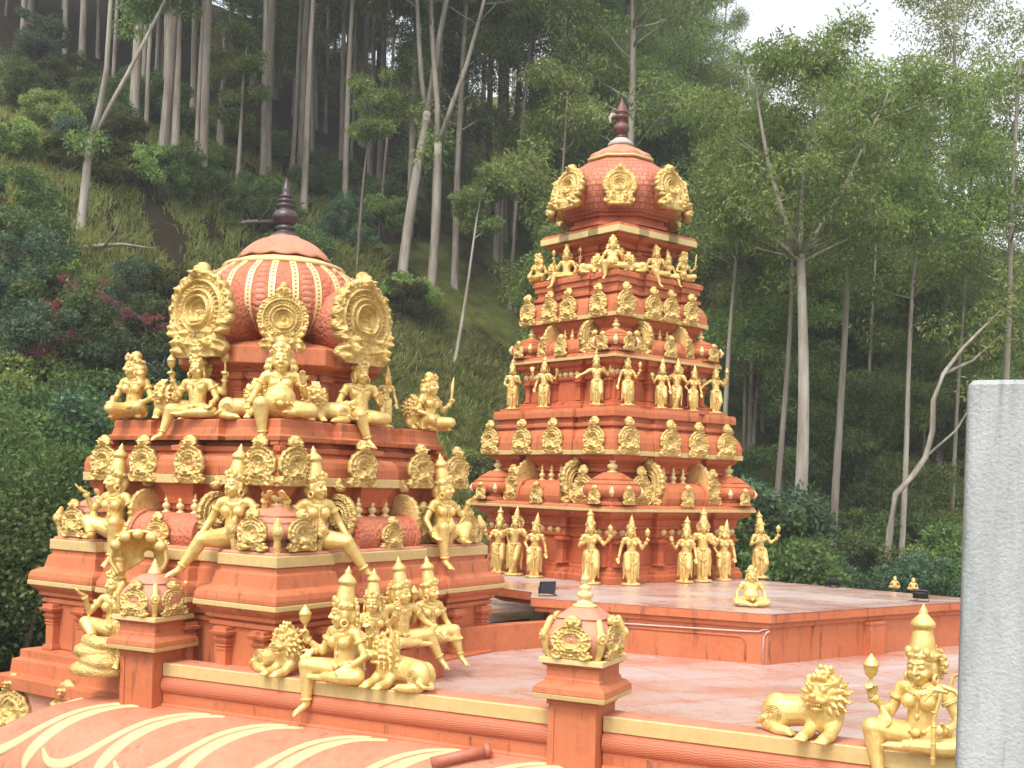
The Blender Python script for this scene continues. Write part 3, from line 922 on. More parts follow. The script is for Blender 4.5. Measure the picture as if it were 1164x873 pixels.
# scaly dome
def tile_mat():
    mt, nt, N, L, B = newmat('scale_tiles')
    tc = N.new('ShaderNodeTexCoord').outputs['Object']
    sp = N.new('ShaderNodeSeparateXYZ'); L.new(tc, sp.inputs[0])
    at = math_n(nt, 'ARCTAN2', sp.outputs['Y'], sp.outputs['X'])
    cb = N.new('ShaderNodeCombineXYZ')
    L.new(math_n(nt, 'MULTIPLY', at, 64 / (2 * PI)), cb.inputs[0]); L.new(math_n(nt, 'MULTIPLY', sp.outputs['Z'], 11), cb.inputs[1])
    br = N.new('ShaderNodeTexBrick'); br.inputs['Scale'].default_value = 1
    br.inputs['Brick Width'].default_value = 1; br.inputs['Row Height'].default_value = 1; br.inputs['Mortar Size'].default_value = .07
    br.inputs['Color1'].default_value = (.46, .14, .07, 1); br.inputs['Color2'].default_value = (.52, .19, .11, 1); br.inputs['Mortar'].default_value = (.28, .075, .04, 1)
    L.new(cb.outputs[0], br.inputs['Vector'])
    L.new(br.outputs['Color'], B.inputs['Base Color'])
    B.inputs['Roughness'].default_value = .65
    bump(nt, B, math_n(nt, 'SUBTRACT', 1.0, br.outputs['Fac']), .7, .02)
    return mt
TILE = tile_mat()
moulding('dome_neck', ngon(8, .8, R(22.5)), [(6.842, .12), (6.9, .12), (6.91, .06), (6.99, .06), (7.0, .12), (7.04, .14)], TERRA_D, tower)
b = PB()
b.revolve([(.94, 7.042), (1.02, 7.06), (1.05, 7.1), (1.13, 7.2), (1.20, 7.34), (1.23, 7.48), (1.21, 7.6), (1.13, 7.72), (.97, 7.86), (.78, 7.98), (.60, 8.10), (.55, 8.13)], 8, None, 0, R(22.5))
tdome = link('dome', withmat(b.mesh('tdome', smooth=False), TILE), tower)
bv = tdome.modifiers.new('b', 'BEVEL'); bv.width = .03; bv.segments = 3; bv.limit_method = 'ANGLE'; bv.angle_limit = R(30)
b = PB(); b.revolve([(.54, 8.12), (.62, 8.125), (.64, 8.15), (.62, 8.17), (.52, 8.18)], 8, None, 0, R(22.5))
link('gilded_ring', withmat(b.mesh('ring'), GOLD_P), tdome)
V, F = [], []
lp = [(.56, 8.181), (.56, 8.19), (.54, 8.22), (.44, 8.28), (.36, 8.34), (.27, 8.39), (.22, 8.43), (.2, 8.45)]
for k, (r_, z) in enumerate(lp):
    for i in range(96):
        a = 2 * PI * i / 96; pet = abs(math.sin(a * 4))
        rr = r_ * (1 + (.09 * pet - .05) * (1 - k / 7)); zo = .05 * pet * (1 - k / 7) * (1 if k else 0)
        V.append((rr * math.cos(a), rr * math.sin(a), z + zo))
for k in range(7):
    for i in range(96):
        i2 = (i + 1) % 96
        F.append((k * 96 + i, k * 96 + i2, (k + 1) * 96 + i2, (k + 1) * 96 + i))
F.append(tuple(range(95, -1, -1))); F.append(tuple(7 * 96 + i for i in range(96)))
me = bpy.data.meshes.new('lotus_cap'); me.from_pydata(V, [], F)
link('lotus_cap', withmat(me, TERRA_P), tdome)
b = PB(); b.revolve([(.24, 8.44), (.23, 8.50), (.17, 8.55), (.12, 8.59), (.08, 8.6)], 20)
link('finial_base', withmat(b.mesh('fb'), CEMENT), tdome)
b = PB(); b.revolve([(.10, 8.60), (.10, 8.63), (.06, 8.65), (.07, 8.68), (.14, 8.73), (.15, 8.79), (.12, 8.85), (.06, 8.89), (.06, 8.92), (.12, 8.96), (.13, 9.0), (.07, 9.03), (.13, 9.06), (.12, 9.08), (.05, 9.22), (.004, 9.34)], 20)
link('pot_finial', withmat(b.mesh('finial'), FINIAL_B), tdome)
b = PB(); b.chain([(-.08, 0, 9.02), (-.17, -.01, 9.03), (-.21, -.02, 8.96), (-.20, -.02, 8.88)], [.03, .035, .03, .012], 8)
e = link('torn_wrapping', withmat(b.mesh('wrap'), CEMENT), tdome); e.rotation_euler = (0, 0, R(-45))
TN = withmat(nasi_mesh('tower_nasi', .66, .74, 61, 70, .09), GOLD_R)
TNb = withmat(nasi_mesh('tower_nasi_big', .80, .80, 62, 76, .07, True), GOLD_R)
for k in range(8):
    a = R(45 * k + 45 * 0)
    big = k % 2 == 0
    o = link('dormer', TNb if big else TN, tdome)
    r_ = 1.25 if big else 1.17
    o.location = (math.cos(a) * r_, math.sin(a) * r_, 7.09); o.rotation_euler = (R(-9), 0, a + PI / 2)
    bb = PB(); bb.revolve([(.24, .02), (.26, .08), (.22, .5)], 20, Matrix.Translation((0, 0, .31)) @ Matrix.Rotation(-PI / 2, 4, 'X'))
    link('dormer_vault', withmat(bb.mesh('vault'), GOLD_R if not big else TERRA), o)
# ================================================================ terrace, parapet, piers, eave, slab
def prism(name, pts, z0, z1, mat, parent=None, bevel=0.0):
    n = len(pts)
    V = [(p[0], p[1], z0) for p in pts] + [(p[0], p[1], z1) for p in pts]
    F = [tuple(range(n - 1, -1, -1)), tuple(range(n, 2 * n))] + [(i, (i + 1) % n, n + (i + 1) % n, n + i) for i in range(n)]
    me = bpy.data.meshes.new(name); me.from_pydata(V, [], F)
    bm = bmesh.new(); bm.from_mesh(me); bmesh.ops.recalc_face_normals(bm, faces=bm.faces); bm.to_mesh(me); bm.free()
    o = link(name, me, parent, [mat])
    if bevel:
        b = o.modifiers.new('b', 'BEVEL'); b.width = bevel; b.segments = 2; b.limit_method = 'ANGLE'
    return o

PA = at_z(175, 752, .2); PBp = at_z(1085, 862, .2)
PD = (PBp - PA); PD.z = 0; PLEN = PD.length; PD.normalize()
PN = Vector((PD.y, -PD.x, 0))            # outward, towards the camera
P_RZ = math.atan2(PD.y, PD.x)
def on_par(px, out=0.0, z=.2):
    """point of the parapet line seen at image column px"""
    lo, hi = -6.0, PLEN + 6
    for _ in range(50):
        mid = (lo + hi) / 2
        if proj(PA + PD * mid + PN * out + Vector((0, 0, z - .2)))[0] < px: lo = mid
        else: hi = mid
    return PA + PD * lo + PN * out + Vector((0, 0, z - .2))
def par_t(p): return (p - PA).dot(PD)

terr = prism('terrace_floor', [PA - PN * .05, PA - PN * .05 + PD * (PLEN + 5), (11.5, 15.0, 0), (10.5, 20.0, 0), (2.0, 25.5, 0), (-4.2, 22, 0), (-1.9, 17.8, 0), (-2.6, 15.6, 0), (-4.0, 13.0, 0)], -3.5, 0.0, FLOOR)
tag(terr, kind='structure')

def extrude_profile(name, prof, t0, t1, mat, parent=None, closed=True, n=1):
    """sweep a section (out, z) along the parapet direction"""
    V, F = [], []
    k = len(prof)
    ts = [t0 + (t1 - t0) * i / n for i in range(n + 1)]
    for t in ts:
        for o, z in prof:
            p = PA + PD * t + PN * o; V.append((p.x, p.y, z))
    for j in range(n):
        for i in range(k if closed else k - 1):
            i2 = (i + 1) % k
            F.append((j * k + i, j * k + i2, (j + 1) * k + i2, (j + 1) * k + i))
    if closed:
        F.append(tuple(range(k - 1, -1, -1))); F.append(tuple(n * k + i for i in range(k)))
    me = bpy.data.meshes.new(name); me.from_pydata(V, [], F)
    bm = bmesh.new(); bm.from_mesh(me); bmesh.ops.recalc_face_normals(bm, faces=bm.faces); bm.to_mesh(me); bm.free()
    return link(name, me, parent, [mat])

def scroll_mat():
    mt, nt, N, L, B = newmat('scroll_moulding')
    P = geo_pos(nt)
    mp = N.new('ShaderNodeMapping'); mp.inputs['Rotation'].default_value = (0, 0, -P_RZ); L.new(P, mp.inputs['Vector'])
    n = noise_n(nt, 1.4, 5, .6, P)
    L.new(mix(nt, n.outputs[0], (.43, .108, .045), (.48, .155, .08)), B.inputs['Base Color'])
    B.inputs['Roughness'].default_value = .6
    w = N.new('ShaderNodeTexWave'); w.wave_type = 'RINGS'; w.rings_direction = 'SPHERICAL'; w.inputs['Scale'].default_value = 14
    sp = N.new('ShaderNodeSeparateXYZ'); L.new(mp.outputs[0], sp.inputs[0])
    cb = N.new('ShaderNodeCombineXYZ')
    L.new(math_n(nt, 'SUBTRACT', math_n(nt, 'PINGPONG', sp.outputs['X'], .13), .065), cb.inputs[0]); L.new(math_n(nt, 'ADD', sp.outputs['Z'], .2), cb.inputs[1])
    L.new(cb.outputs[0], w.inputs['Vector'])
    bump(nt, B, w.outputs[0], .35, .01)
    return mt
SCROLL = scroll_mat()
T_P1 = par_t(on_par(166)) ; T_P2 = par_t(on_par(657))
PIER_H = .25
def PZ(z): return z if z < .336 else .285 + (z - .337) * .93
def parapet(t0, t1, label):
    root = empty('parapet_wall', PA + PD * ((t0 + t1) / 2) - Vector((0, 0, .2)), 0, label, 'wall', 'low parapet walls between the piers')
    inv = Matrix.Translation(-root.location)
    def add(nm, pr, mt):
        o = extrude_profile(nm, pr, t0, t1, mt, root, True, 24); o.matrix_parent_inverse = inv; return o
    tor = [(-.05 + .085 * math.cos(R(a)), -.045 + .10 * math.sin(R(a))) for a in range(-80, 81, 16)]
    add('wall', [(-.30, -.40), (-.012, -.40), (-.012, .055), (-.30, .055)], TERRA)
    add('coping', [(-.32, .057), (-.03, .057), (-.03, .196), (-.05, .20), (-.32, .20)], TERRA_P)
    add('gilded_band', [(-.028, .062), (.0, .060), (.004, .19), (-.002, .199), (-.028, .199)], GOLD_B)
    add('torus_moulding', [(-.011, -.155)] + tor + [(-.011, .05)], SCROLL)
    add('lower_ledge', [(-.011, -.40), (.02, -.40), (.02, -.265), (.0, -.245), (-.011, -.245)], TERRA)
    return root
parapet(T_P1 + PIER_H, T_P2 - PIER_H, 'low terracotta parapet with gilded edge between the two domed piers')
parapet(T_P2 + PIER_H, PLEN + 4.5, 'low terracotta parapet with gilded edge to the right of the front pier')

PK = withmat(kudu_mesh('pier_kudu', .33, .36, 71, 60), GOLD_R)
def pier(t, label, crest):
    base = PA + PD * t + PN * -.10
    root = empty('domed_pier', (base.x, base.y, -.6), P_RZ, label, 'pier')
    sq = [(-.5, -.5), (.5, -.5), (.5, .5), (-.5, .5)]
    def sqm(nm, mt, L, bev=.006, P=sq):
        return moulding(nm, P, [(PZ(z) + .6, w * .86 - .5) for z, w in L], mt, root, bevel=bev, half=.5 if len(P) > 8 else None)
    sqm('shaft', TERRA, [(-.6, .275), (.335, .275)])
    for x, y in ((-1, -1), (1, -1)):
        b = PB(); b.box((x * .206, y * .240, .43), (.03, .008, .42)); link('corner_strip', withmat(b.mesh('s', False), TERRA), root)
    sqm('lower_neck', TERRA, [(.337, .295), (.40, .295)])
    sqm('gilded_band', GOLD_B, [(.402, .405), (.452, .415)])
    sqm('cap_moulding', TERRA, [(.454, .415), (.51, .405), (.55, .36), (.565, .32), (.60, .315), (.605, .30), (.715, .30), (.72, .33), (.742, .34)])
    sqm('gilded_band', GOLD_P, [(.744, .365), (.80, .365)])
    oc = [(.5 * math.copysign(abs(math.cos(t)) ** .45, math.cos(t)), .5 * math.copysign(abs(math.sin(t)) ** .45, math.sin(t))) for t in [2 * PI * (i + .5) / 40 for i in range(40)]]
    d = sqm('dome', TERRA_P, [(.802, .29), (.83, .30), (.87, .325), (.92, .35), (.97, .362), (1.02, .358), (1.06, .345), (1.10, .32), (1.14, .285), (1.17, .25)], 0, oc)
    sub = sqm('cap_ring', TERRA_P, [(1.172, .255), (1.185, .265), (1.20, .25), (1.25, .18), (1.28, .14)], 0, oc)
    for o_ in (d, sub):
        for p_ in o_.data.polygons: p_.use_smooth = True
        o_.data.set_sharp_from_angle(angle=R(38))
    for k in range(4):
        a = R(90 * k)
        q = link('plaque', PK, d); q.location = (math.sin(a) * .275, -math.cos(a) * .285, PZ(.802) + .6); q.rotation_euler = (R(-4), 0, a); q.scale = (1.32, 1.1, 1.08)
        b = PB()
        b.chain([(0, -.0, 0), (0, -.05, .06), (0, -.075, .2), (0, -.02, .34)], [.028, .03, .04, .03], 10)
        b.ell((0, -.09, .2), (.055, .02, .06)); b.torus((0, -.105, .2), .038, .008, (0, 1, 0)); b.ell((0, -.108, .2), .018)
        a2_ = a + PI / 4
        q = link('hood_bracket', withmat(b.mesh('br'), GOLD), d); q.location = (math.sin(a2_) * .32, -math.cos(a2_) * .32, PZ(.802) + .6); q.rotation_euler = (0, 0, a2_)
    for z in ((1.88),):
        if crest == 1:
            b = PB(); b.revolve([(.13, 1.878), (.135, 1.90), (.10, 1.915)], 20)
            b.revolve([(.10, 1.91), (.085, 1.93), (.065, 1.95), (.06, 1.97), (.085, 1.99), (.088, 2.02), (.06, 2.05), (.05, 2.06), (.065, 2.08), (.06, 2.10), (.03, 2.12), (.026, 2.14), (.05, 2.17), (.045, 2.20), (.015, 2.24), (.003, 2.31)], 20)
            pf = link('pot_finial', withmat(b.mesh('pf'), GOLD_P), root); pf.scale = (.88, .88, .86); pf.location.z = PZ(1.28) + .6 - 1.878 * .86
        else:
            b = PB(); b.revolve([(.09, 1.878), (.085, 1.91), (.07, 1.915), (.075, 1.94), (.055, 1.945), (.06, 1.97), (.042, 1.975), (.045, 2.0), (.03, 2.01), (.03, 2.03), (.003, 2.08)], 18)
            pf = link('pot_finial', withmat(b.mesh('pf'), GOLD_P), root); pf.scale = (.88, .88, .86); pf.location.z = PZ(1.28) + .6 - 1.878 * .86
    return root
pier(T_P2, 'square terracotta pier with small domed cap and tall gilded finial, front middle', 1)
pier(T_P1, 'square terracotta pier with domed cap and short finial, at the parapet\'s left end', 2)

# eave of the hall below: a swelling roof with gilded scroll ribs
eave = empty('curved_eave', PA + PN * .6 - Vector((0, 0, .6)), 0, 'curved terracotta eave with painted gilded scroll ribs along its front, bottom left', 'eave')
einv = Matrix.Translation(-eave.location)
E0, E1 = T_P1 - 1.6, T_P2 - PIER_H + 3.2
def epr(v):
    """section of the eave: v 0 at the wall, 1 at the lip"""
    a = v * PI / 2
    return 1.0 * math.sin(a), -.275 - .66 * (1 - math.cos(a)) - .10 * v
HIPW = .95
def eave_pt(t, v):
    """the eave is hipped at its left end"""
    u = min(max((t - E0) / HIPW, 0), 1)
    vs_ = math.asin(1 - u) / (PI / 2)
    o, z = epr(v); o2, z2 = epr(max(v, vs_))
    return PA + PD * t + PN * o + Vector((0, 0, z2 - .2))
NV = 26
ts_ = [E0 + HIPW * (1 - math.cos(PI / 2 * i / 24)) for i in range(24)] + [E0 + HIPW + (E1 - E0 - HIPW) * i / 30 for i in range(31)]
V, F = [], []
for t in ts_:
    for i in range(NV + 1): V.append(tuple(eave_pt(t, i / NV)))
    p = eave_pt(t, 1.0) - PN * .04; V.append((p.x, p.y, -1.2))
    p = PA + PD * t - PN * .5; V.append((p.x, p.y, -1.2))
    q = eave_pt(t, 0); V.append((p.x, p.y, q.z))
K_ = NV + 4
for j_ in range(len(ts_) - 1):
    for i in range(K_):
        i2 = (i + 1) % K_
        F.append((j_ * K_ + i, j_ * K_ + i2, (j_ + 1) * K_ + i2, (j_ + 1) * K_ + i))
F.append(tuple(range(K_))); F.append(tuple((len(ts_) - 1) * K_ + i for i in range(K_)))
me = bpy.data.meshes.new('eave_roof'); me.from_pydata(V, [], F)
bm = bmesh.new(); bm.from_mesh(me); bmesh.ops.recalc_face_normals(bm, faces=bm.faces); bm.to_mesh(me); bm.free()
for p in me.polygons: p.use_smooth = True
me.set_sharp_from_angle(angle=R(45))
eo = o = link('eave_roof', withmat(me, TERRA_E), eave); o.matrix_parent_inverse = einv
lz = epr(1)[1]
b = PB()
c_ = PA + PD * (E0 - .04) + PN * .48; b.box((c_.x, c_.y, lz - .04), (.03, .58, .035), Matrix.Rotation(P_RZ, 3, 'Z'))
e = link('gilded_lip', withmat(b.mesh('lipend', False), GOLD_B), eave); e.matrix_parent_inverse = einv
lip = extrude_profile('gilded_lip', [(.962, lz - .08), (1.05, lz - .08), (1.05, lz - .01), (1.003, lz - .002)], E0 - .008, E1, GOLD_B, eave, True, 2); lip.matrix_parent_inverse = einv
def eave_rib(t0, pts, w0, flat=False):
    """painted rib raised on the eave: pts (dt, v, width)"""
    V, F = [], []
    k = 28
    P_ = np.array([(a, b_) for a, b_, c_ in pts]); Wd = np.array([c_ for a, b_, c_ in pts])
    u = np.linspace(0, len(pts) - 1, k)
    def cr(arr):
        out = []
        for x in u:
            i = min(int(x), len(arr) - 2); f = x - i
            p0, p1, p2, p3 = arr[max(i - 1, 0)], arr[i], arr[i + 1], arr[min(i + 2, len(arr) - 1)]
            out.append(.5 * (2 * p1 + (p2 - p0) * f + (2 * p0 - 5 * p1 + 4 * p2 - p3) * f * f + (3 * p1 - p0 - 3 * p2 + p3) * f ** 3))
        return np.array(out)
    C = cr(P_); Wc = np.maximum(cr(Wd) * .85, .004)
    for i in range(k):
        d = C[min(i + 1, k - 1)] - C[max(i - 1, 0)]; d = d / (np.linalg.norm(d * np.array([1, 1.3])) + 1e-9)
        nrm = np.array([-d[1] * 1.3, d[0] / 1.3 * 1.0])
        for sgn, hh in ((-1, -.02), (-1, .006), (-.4, .016), (.4, .016), (1, .006), (1, -.02)):
            q = C[i] + nrm * Wc[i] * sgn
            v = min(max(q[1], 0), 1)
            tt = max(t0 + q[0], E0 + .01)
            p = eave_pt(tt, v); pa_ = eave_pt(tt, min(v + .01, 1.0)) - eave_pt(tt, max(min(v + .01, 1.0) - .02, 0)); pb_ = eave_pt(tt + .01, v) - eave_pt(tt - .01, v)
            nn = pb_.cross(pa_).normalized()
            if nn.z < 0: nn = -nn
            p = p + nn * hh
            V.append(tuple(p))
    for i in range(k - 1):
        for j in range(5): F.append((i * 6 + j, i * 6 + j + 1, (i + 1) * 6 + j + 1, (i + 1) * 6 + j))
    F.append((0, 1, 2, 3, 4, 5)); F.append(tuple((k - 1) * 6 + j for j in (5, 4, 3, 2, 1, 0)))
    me = bpy.data.meshes.new('scroll_rib'); me.from_pydata(V, [], F)
    bm = bmesh.new(); bm.from_mesh(me); bmesh.ops.recalc_face_normals(bm, faces=bm.faces); bm.to_mesh(me); bm.free()
    for p in me.polygons: p.use_smooth = True
    r = link('scroll_rib', withmat(me, CREAM), eo)
    return r
per = 1.02
for k in range(-2, 7):
    t = T_P1 - .62 + k * per
    eave_rib(t, [(.80, .05, .012), (.50, .11, .040), (.24, .26, .075), (.04, .46, .095), (-.08, .66, .10), (-.13, .80, .075), (-.12, .90, .02)], .05)
    eave_rib(t, [(.60, .045, .012), (.33, .10, .030), (.06, .25, .046), (-.16, .46, .056), (-.38, .66, .07), (-.62, .78, .08), (-.84, .78, .06), (-.98, .68, .02)], .05)

# slab under the tower
c0 = at_z(877, 698, SLAB); cl = at_z(603, 679, SLAB); cr_ = at_z(1120, 683, SLAB); bk = at_z(1118, 681, SLAB); bl = at_z(868, 660, SLAB)
cr_ = c0 + (at_z(1088, 684, SLAB) - c0) * 1.35
bk = bl + (at_z(1088, 680, SLAB) - bl) * 1.25
slab = empty('tower_platform', (c0.x, c0.y, 0), 0, 'low wide orange platform with pale painted top carrying the tall tower', 'platform')
sinv = Matrix.Translation(-slab.location)
def sl(o): o.parent = slab; o.matrix_parent_inverse = sinv; return o
d1 = (cl - c0).normalized()
p_l2 = cl + d1 * .02
back_l = (-2.2, 24.0, 0); back_r = (3.2, 25.2, 0)
in_ = lambda p, q, k: Vector((p[0] + (q[0] - p[0]) * k, p[1] + (q[1] - p[1]) * k, 0))
ctr = TL
def isect(p, d, q, e):
    den = d.x * e.y - d.y * e.x
    t = ((q.x - p.x) * e.y - (q.y - p.y) * e.x) / den
    return p + d * t
far_r = isect(c0, (at_z(1088, 684, SLAB) - c0), bl, (at_z(1088, 679, SLAB) - bl))
far_l = bl + (bl - far_r) * .9
back_l = at_z(540, 655, SLAB)
top_pts = [c0, far_r, far_l, back_l, at_z(545, 661, SLAB), at_z(566, 668, SLAB), at_z(605, 673, SLAB), cl]
top_pts = [Vector((p[0], p[1], 0)) for p in top_pts]
sl(prism('platform_top', top_pts, SLAB - .008, SLAB, FLOOR))
sl(prism('platform_lip', [p + (ctr - p) * .001 for p in top_pts], SLAB - .13, SLAB - .009, TERRA, bevel=.01))
def inset(pts, d):
    P = [Vector((p[0], p[1])) for p in pts]
    area = sum(P[i - 1].x * P[i].y - P[i].x * P[i - 1].y for i in range(len(P)))
    return [Vector((p.x, p.y, 0)) for p in offset_poly(P, -d if area > 0 else d)]
body_pts = inset(top_pts, .10)
sl(prism('platform_fillet', inset(top_pts, .06), SLAB - .20, SLAB - .131, TERRA, bevel=.01))
sl(prism('platform_wall', [body_pts[0]] + body_pts[1:3] + [Vector((TL.x - 1.2, TL.y + .3, 0)), body_pts[-1] + (body_pts[0] - body_pts[-1]) * .06], -.02, SLAB - .201, TERRA))
# panel frame and pilasters on the platform's front walls
def on_wall(p, q, k, off):
    v = p + (q - p) * k; d = (q - p).normalized(); n = Vector((d.y, -d.x, 0))
    if n.dot(CAMP - v) < 0: n = -n
    return v + n * off, math.atan2(d.y, d.x)
bw0, bw1, bw9 = body_pts[0], body_pts[1], body_pts[-1]
for p, q, k, w in ((bw0, bw1, .46, .17),):
    v, a = on_wall(p, q, k, .05)
    b = PB(); b.box((0, 0, .235), (w, .05, .235)); b.box((0, -.005, .455), (w + .02, .057, .02))
    o = sl(link('pilaster', withmat(b.mesh('pil', False), TERRA), None)); o.location = (v.x, v.y, 0); o.rotation_euler = (0, 0, a)
b = PB()
for k, a0, a1 in ((0, 0, 0),):
    L_ = (bw9 - bw0).length
    v0, ang = on_wall(bw0, bw9, .04, .004)
    pts = [(.16, .04), (.16, .26)] + [(.26 - .10 * math.cos(t), .26 + .09 * math.sin(t)) for t in np.linspace(0, PI / 2, 6)] + [(L_ * .8, .35)]
    dd = (bw9 - bw0).normalized()
    b.tube([v0 + dd * x + Vector((0, 0, z)) for x, z in pts], .014, 6)
sl(link('panel_moulding', withmat(b.mesh('pm'), TERRA), None))
b = PB()
v0, _ = on_wall(bw0, bw9, .0, .02)
b.tube([v0 + dd * x + Vector((0, 0, z)) for x, z in ((.05, .02), (.05, .36), (.02, .42), (-.02, .45))], .013, 6)
b.tube([v0 + dd * x + Vector((0, 0, z)) for x, z in ((.0, .47), (.06, .46), (.12, .43), (.4, .42), (1.2, .41), (2.2, .40), (L_ * .75, .40))], .011, 6)
tag(link('conduit', withmat(b.mesh('conduit'), CABLE)), 'thin pale conduit running along the platform wall and down its near corner', 'conduit')
# shade under the platform's thin part, painted as a dark sheet, and the low wall in front of it
vp = [at_z(562, 700, .05), at_z(612, 706, .05)]
w0 = at_z(520, 745, 0); w1 = at_z(621, 736, 0)
lwall = prism('low_wall', [w0, w1, w1 + (w1 - w0).normalized() * .1 + Vector((.05, .25, 0)), w0 + Vector((.1, .35, 0))], -.05, .36, TERRA, bevel=.01)
tag(lwall, 'short low terracotta wall in front of the dark gap, left of the platform', 'wall')
tag(prism('gap_shade_sheet', [w0 + Vector((.1, .4, 0)), w1 + Vector((.05, .3, 0)), w1 + Vector((-.2, 3.2, 0)), w0 + Vector((.1, 3.2, 0))], -.04, .02, GAP_SHADE), kind='structure')
# floodlights
def floodlight(loc, rz, tilt, label, s=1.0):
    root = empty('floodlight', loc, rz, label, 'floodlight', None)
    b = PB(); b.box((0, 0, 0), (.15, .022, .11)); b.box((0, .035, 0), (.10, .02, .07))
    for i in range(5): b.box((-.08 + .04 * i, .065, 0), (.006, .016, .06))
    h = link('lamp_housing', withmat(b.mesh('fh', False), BLACK), root); h.rotation_euler = (R(tilt), 0, 0); h.location = (0, 0, .16)
    bv = h.modifiers.new('b', 'BEVEL'); bv.width = .006; bv.segments = 2
    b = PB(); b.box((0, -.0235, 0), (.132, .003, .094)); e = link('glass', withmat(b.mesh('fg', False), LENS), h)
    b = PB(); b.tube([(-.165, 0, .16), (-.165, 0, .02), (0, 0, .012), (.165, 0, .02), (.165, 0, .16)], .008, 6); b.tube([(0, .05, .14), (.05, .1, .05), (.2, .1, .02), (.3, .12, -.05)], .009, 6)
    link('bracket', withmat(b.mesh('fb'), BLACK), root)
    root.scale = (s, s, s)
floodlight(at_z(622, 678, SLAB), R(20), 12, 'black floodlight standing upright at the left edge of the platform', .8)
floodlight(at_z(1046, 684, SLAB), R(160), -35, 'black floodlight tilted on the right rim of the platform, behind the seated bow bearer', .72)
floodlight(at_z(948, 668, SLAB), R(150), -40, 'small black floodlight at the far edge of the platform against the trees', .6)
# pipe on the eave
def t_at(px, v):
    lo, hi = E0, E1
    for _ in range(40):
        mid = (lo + hi) / 2
        if proj(eave_pt(mid, v))[0] < px: lo = mid
        else: hi = mid
    return lo
pb = eave_pt(t_at(556, .10), .10) + Vector((0, 0, .085)); pa = eave_pt(t_at(490, .34), .34) + Vector((0, 0, .09))
b = PB(); b.tube([pa, pb], .05, 16); pbv = (pb - pa).normalized(); b.tube([pb - pbv * .05, pb + pbv * .012], .062, 16)
tag(link('drain_pipe', withmat(b.mesh('pipe'), PIPE)), 'short terracotta drain pipe lying across the eave below the parapet', 'pipe')
# concrete post
pt = at_d(1100, 428, 4.6); pbm = at_d(1087, 873, 4.6)
w_t = .42
post = empty('concrete_post', (pbm.x + .34, 4.6 + .25, -2.6), R(-21), 'weathered grey concrete post close to the camera at the right edge', 'post')
sq = [(-.5, -.5), (.5, -.5), (.5, .5), (-.5, .5)]
hh = pt.z + 2.6
po = moulding('post_shaft', sq, [(0, -.5 + .245), (hh * .3, -.5 + .240), (hh - .02, -.5 + .218), (hh, -.5 + .20)], CONCRETE, post)
bv = po.modifiers.new('b', 'BEVEL'); bv.width = .035; bv.segments = 4; bv.limit_method = 'ANGLE'; bv.angle_limit = R(60)
# ================================================================ ground
def sp_(v, w=1.6): return np.log1p(np.exp(np.clip(v / w, -40, 40))) * w
def ground_z(x, y):
    x = np.asarray(x, float); y = np.asarray(y, float)
    q = -.5 * x + .6 * (y - 30)
    z = -1.6 + 1.1 * sp_(q - 2.5) - .34 * sp_(q - 17) - .10 * sp_(q - 45)
    z = z + .35 * np.sin(x * .35 + y * .21) * np.cos(y * .27 - x * .13) * np.clip(q / 8, 0, 1) + .12 * np.sin(x * 1.3 + 2) * np.cos(y * 1.1) * np.clip(q / 6, 0, 1)
    near = np.clip((14 - y) / 6, 0, 1)
    z = np.where(z > -1.6, z, z) * (1 - near) + np.minimum(z, -2.5) * near
    return z
def gz(x, y): return float(ground_z(x, y))
def at_ground(px, py, dmin=22, dmax=160):
    d = ray(px, py); t = dmin
    while t < dmax:
        p = CAMP + d * t
        if p.z <= gz(p.x, p.y): return p
        t += .25
    p = CAMP + d * 60
    return Vector((p.x, p.y, gz(p.x, p.y)))
def ground_mat():
    mt, nt, N, L, B = newmat('hillside_ground')
    P = geo_pos(nt)
    n1 = noise_n(nt, .16, 5, .6, P); n2 = noise_n(nt, 1.8, 6, .7, P); n3 = noise_n(nt, 14, 4, .7, P)
    litter = ramp(nt, n3.outputs[0], [(.3, (.014, .011, .007)), (.55, (.045, .032, .020)), (.75, (.10, .07, .042))]).outputs[0]
    grass = ramp(nt, n2.outputs[0], [(.3, (.07, .09, .02)), (.6, (.17, .19, .05)), (.8, (.28, .27, .09))]).outputs[0]
    sx = N.new('ShaderNodeSeparateXYZ'); L.new(P, sx.inputs[0])
    kx = math_n(nt, 'MULTIPLY', math_n(nt, 'ADD', math_n(nt, 'MINIMUM', sx.outputs['X'], 6.0), 8.0), .018)
    k = ramp(nt, math_n(nt, 'ADD', n1.outputs[0], kx), [(.48, (0,) * 3), (.62, (1,) * 3)]).outputs[0]
    L.new(mix(nt, k, litter, grass), B.inputs['Base Color'])
    B.inputs['Roughness'].default_value = .95; B.inputs['Specular IOR Level'].default_value = .05
    bump(nt, B, n3.outputs[0], .8, .15)
    return mt
xs = np.concatenate([np.linspace(-400, -70, 12)[:-1], np.linspace(-70, 70, 141), np.linspace(70, 400, 12)[1:]])
ys = np.concatenate([np.linspace(-60, 6, 8)[:-1], np.linspace(6, 110, 131), np.linspace(110, 500, 14)[1:]])
X, Y = np.meshgrid(xs, ys); Z = ground_z(X, Y)
V = np.stack([X, Y, Z], -1).reshape(-1, 3)
nx = len(xs)
F = [(j * nx + i, j * nx + i + 1, (j + 1) * nx + i + 1, (j + 1) * nx + i) for j in range(len(ys) - 1) for i in range(nx - 1)]
me = bpy.data.meshes.new('ground'); me.from_pydata(V.tolist(), [], F); me.polygons.foreach_set('use_smooth', [True] * len(F))
tag(link('ground', me, None, [ground_mat()]), kind='structure')

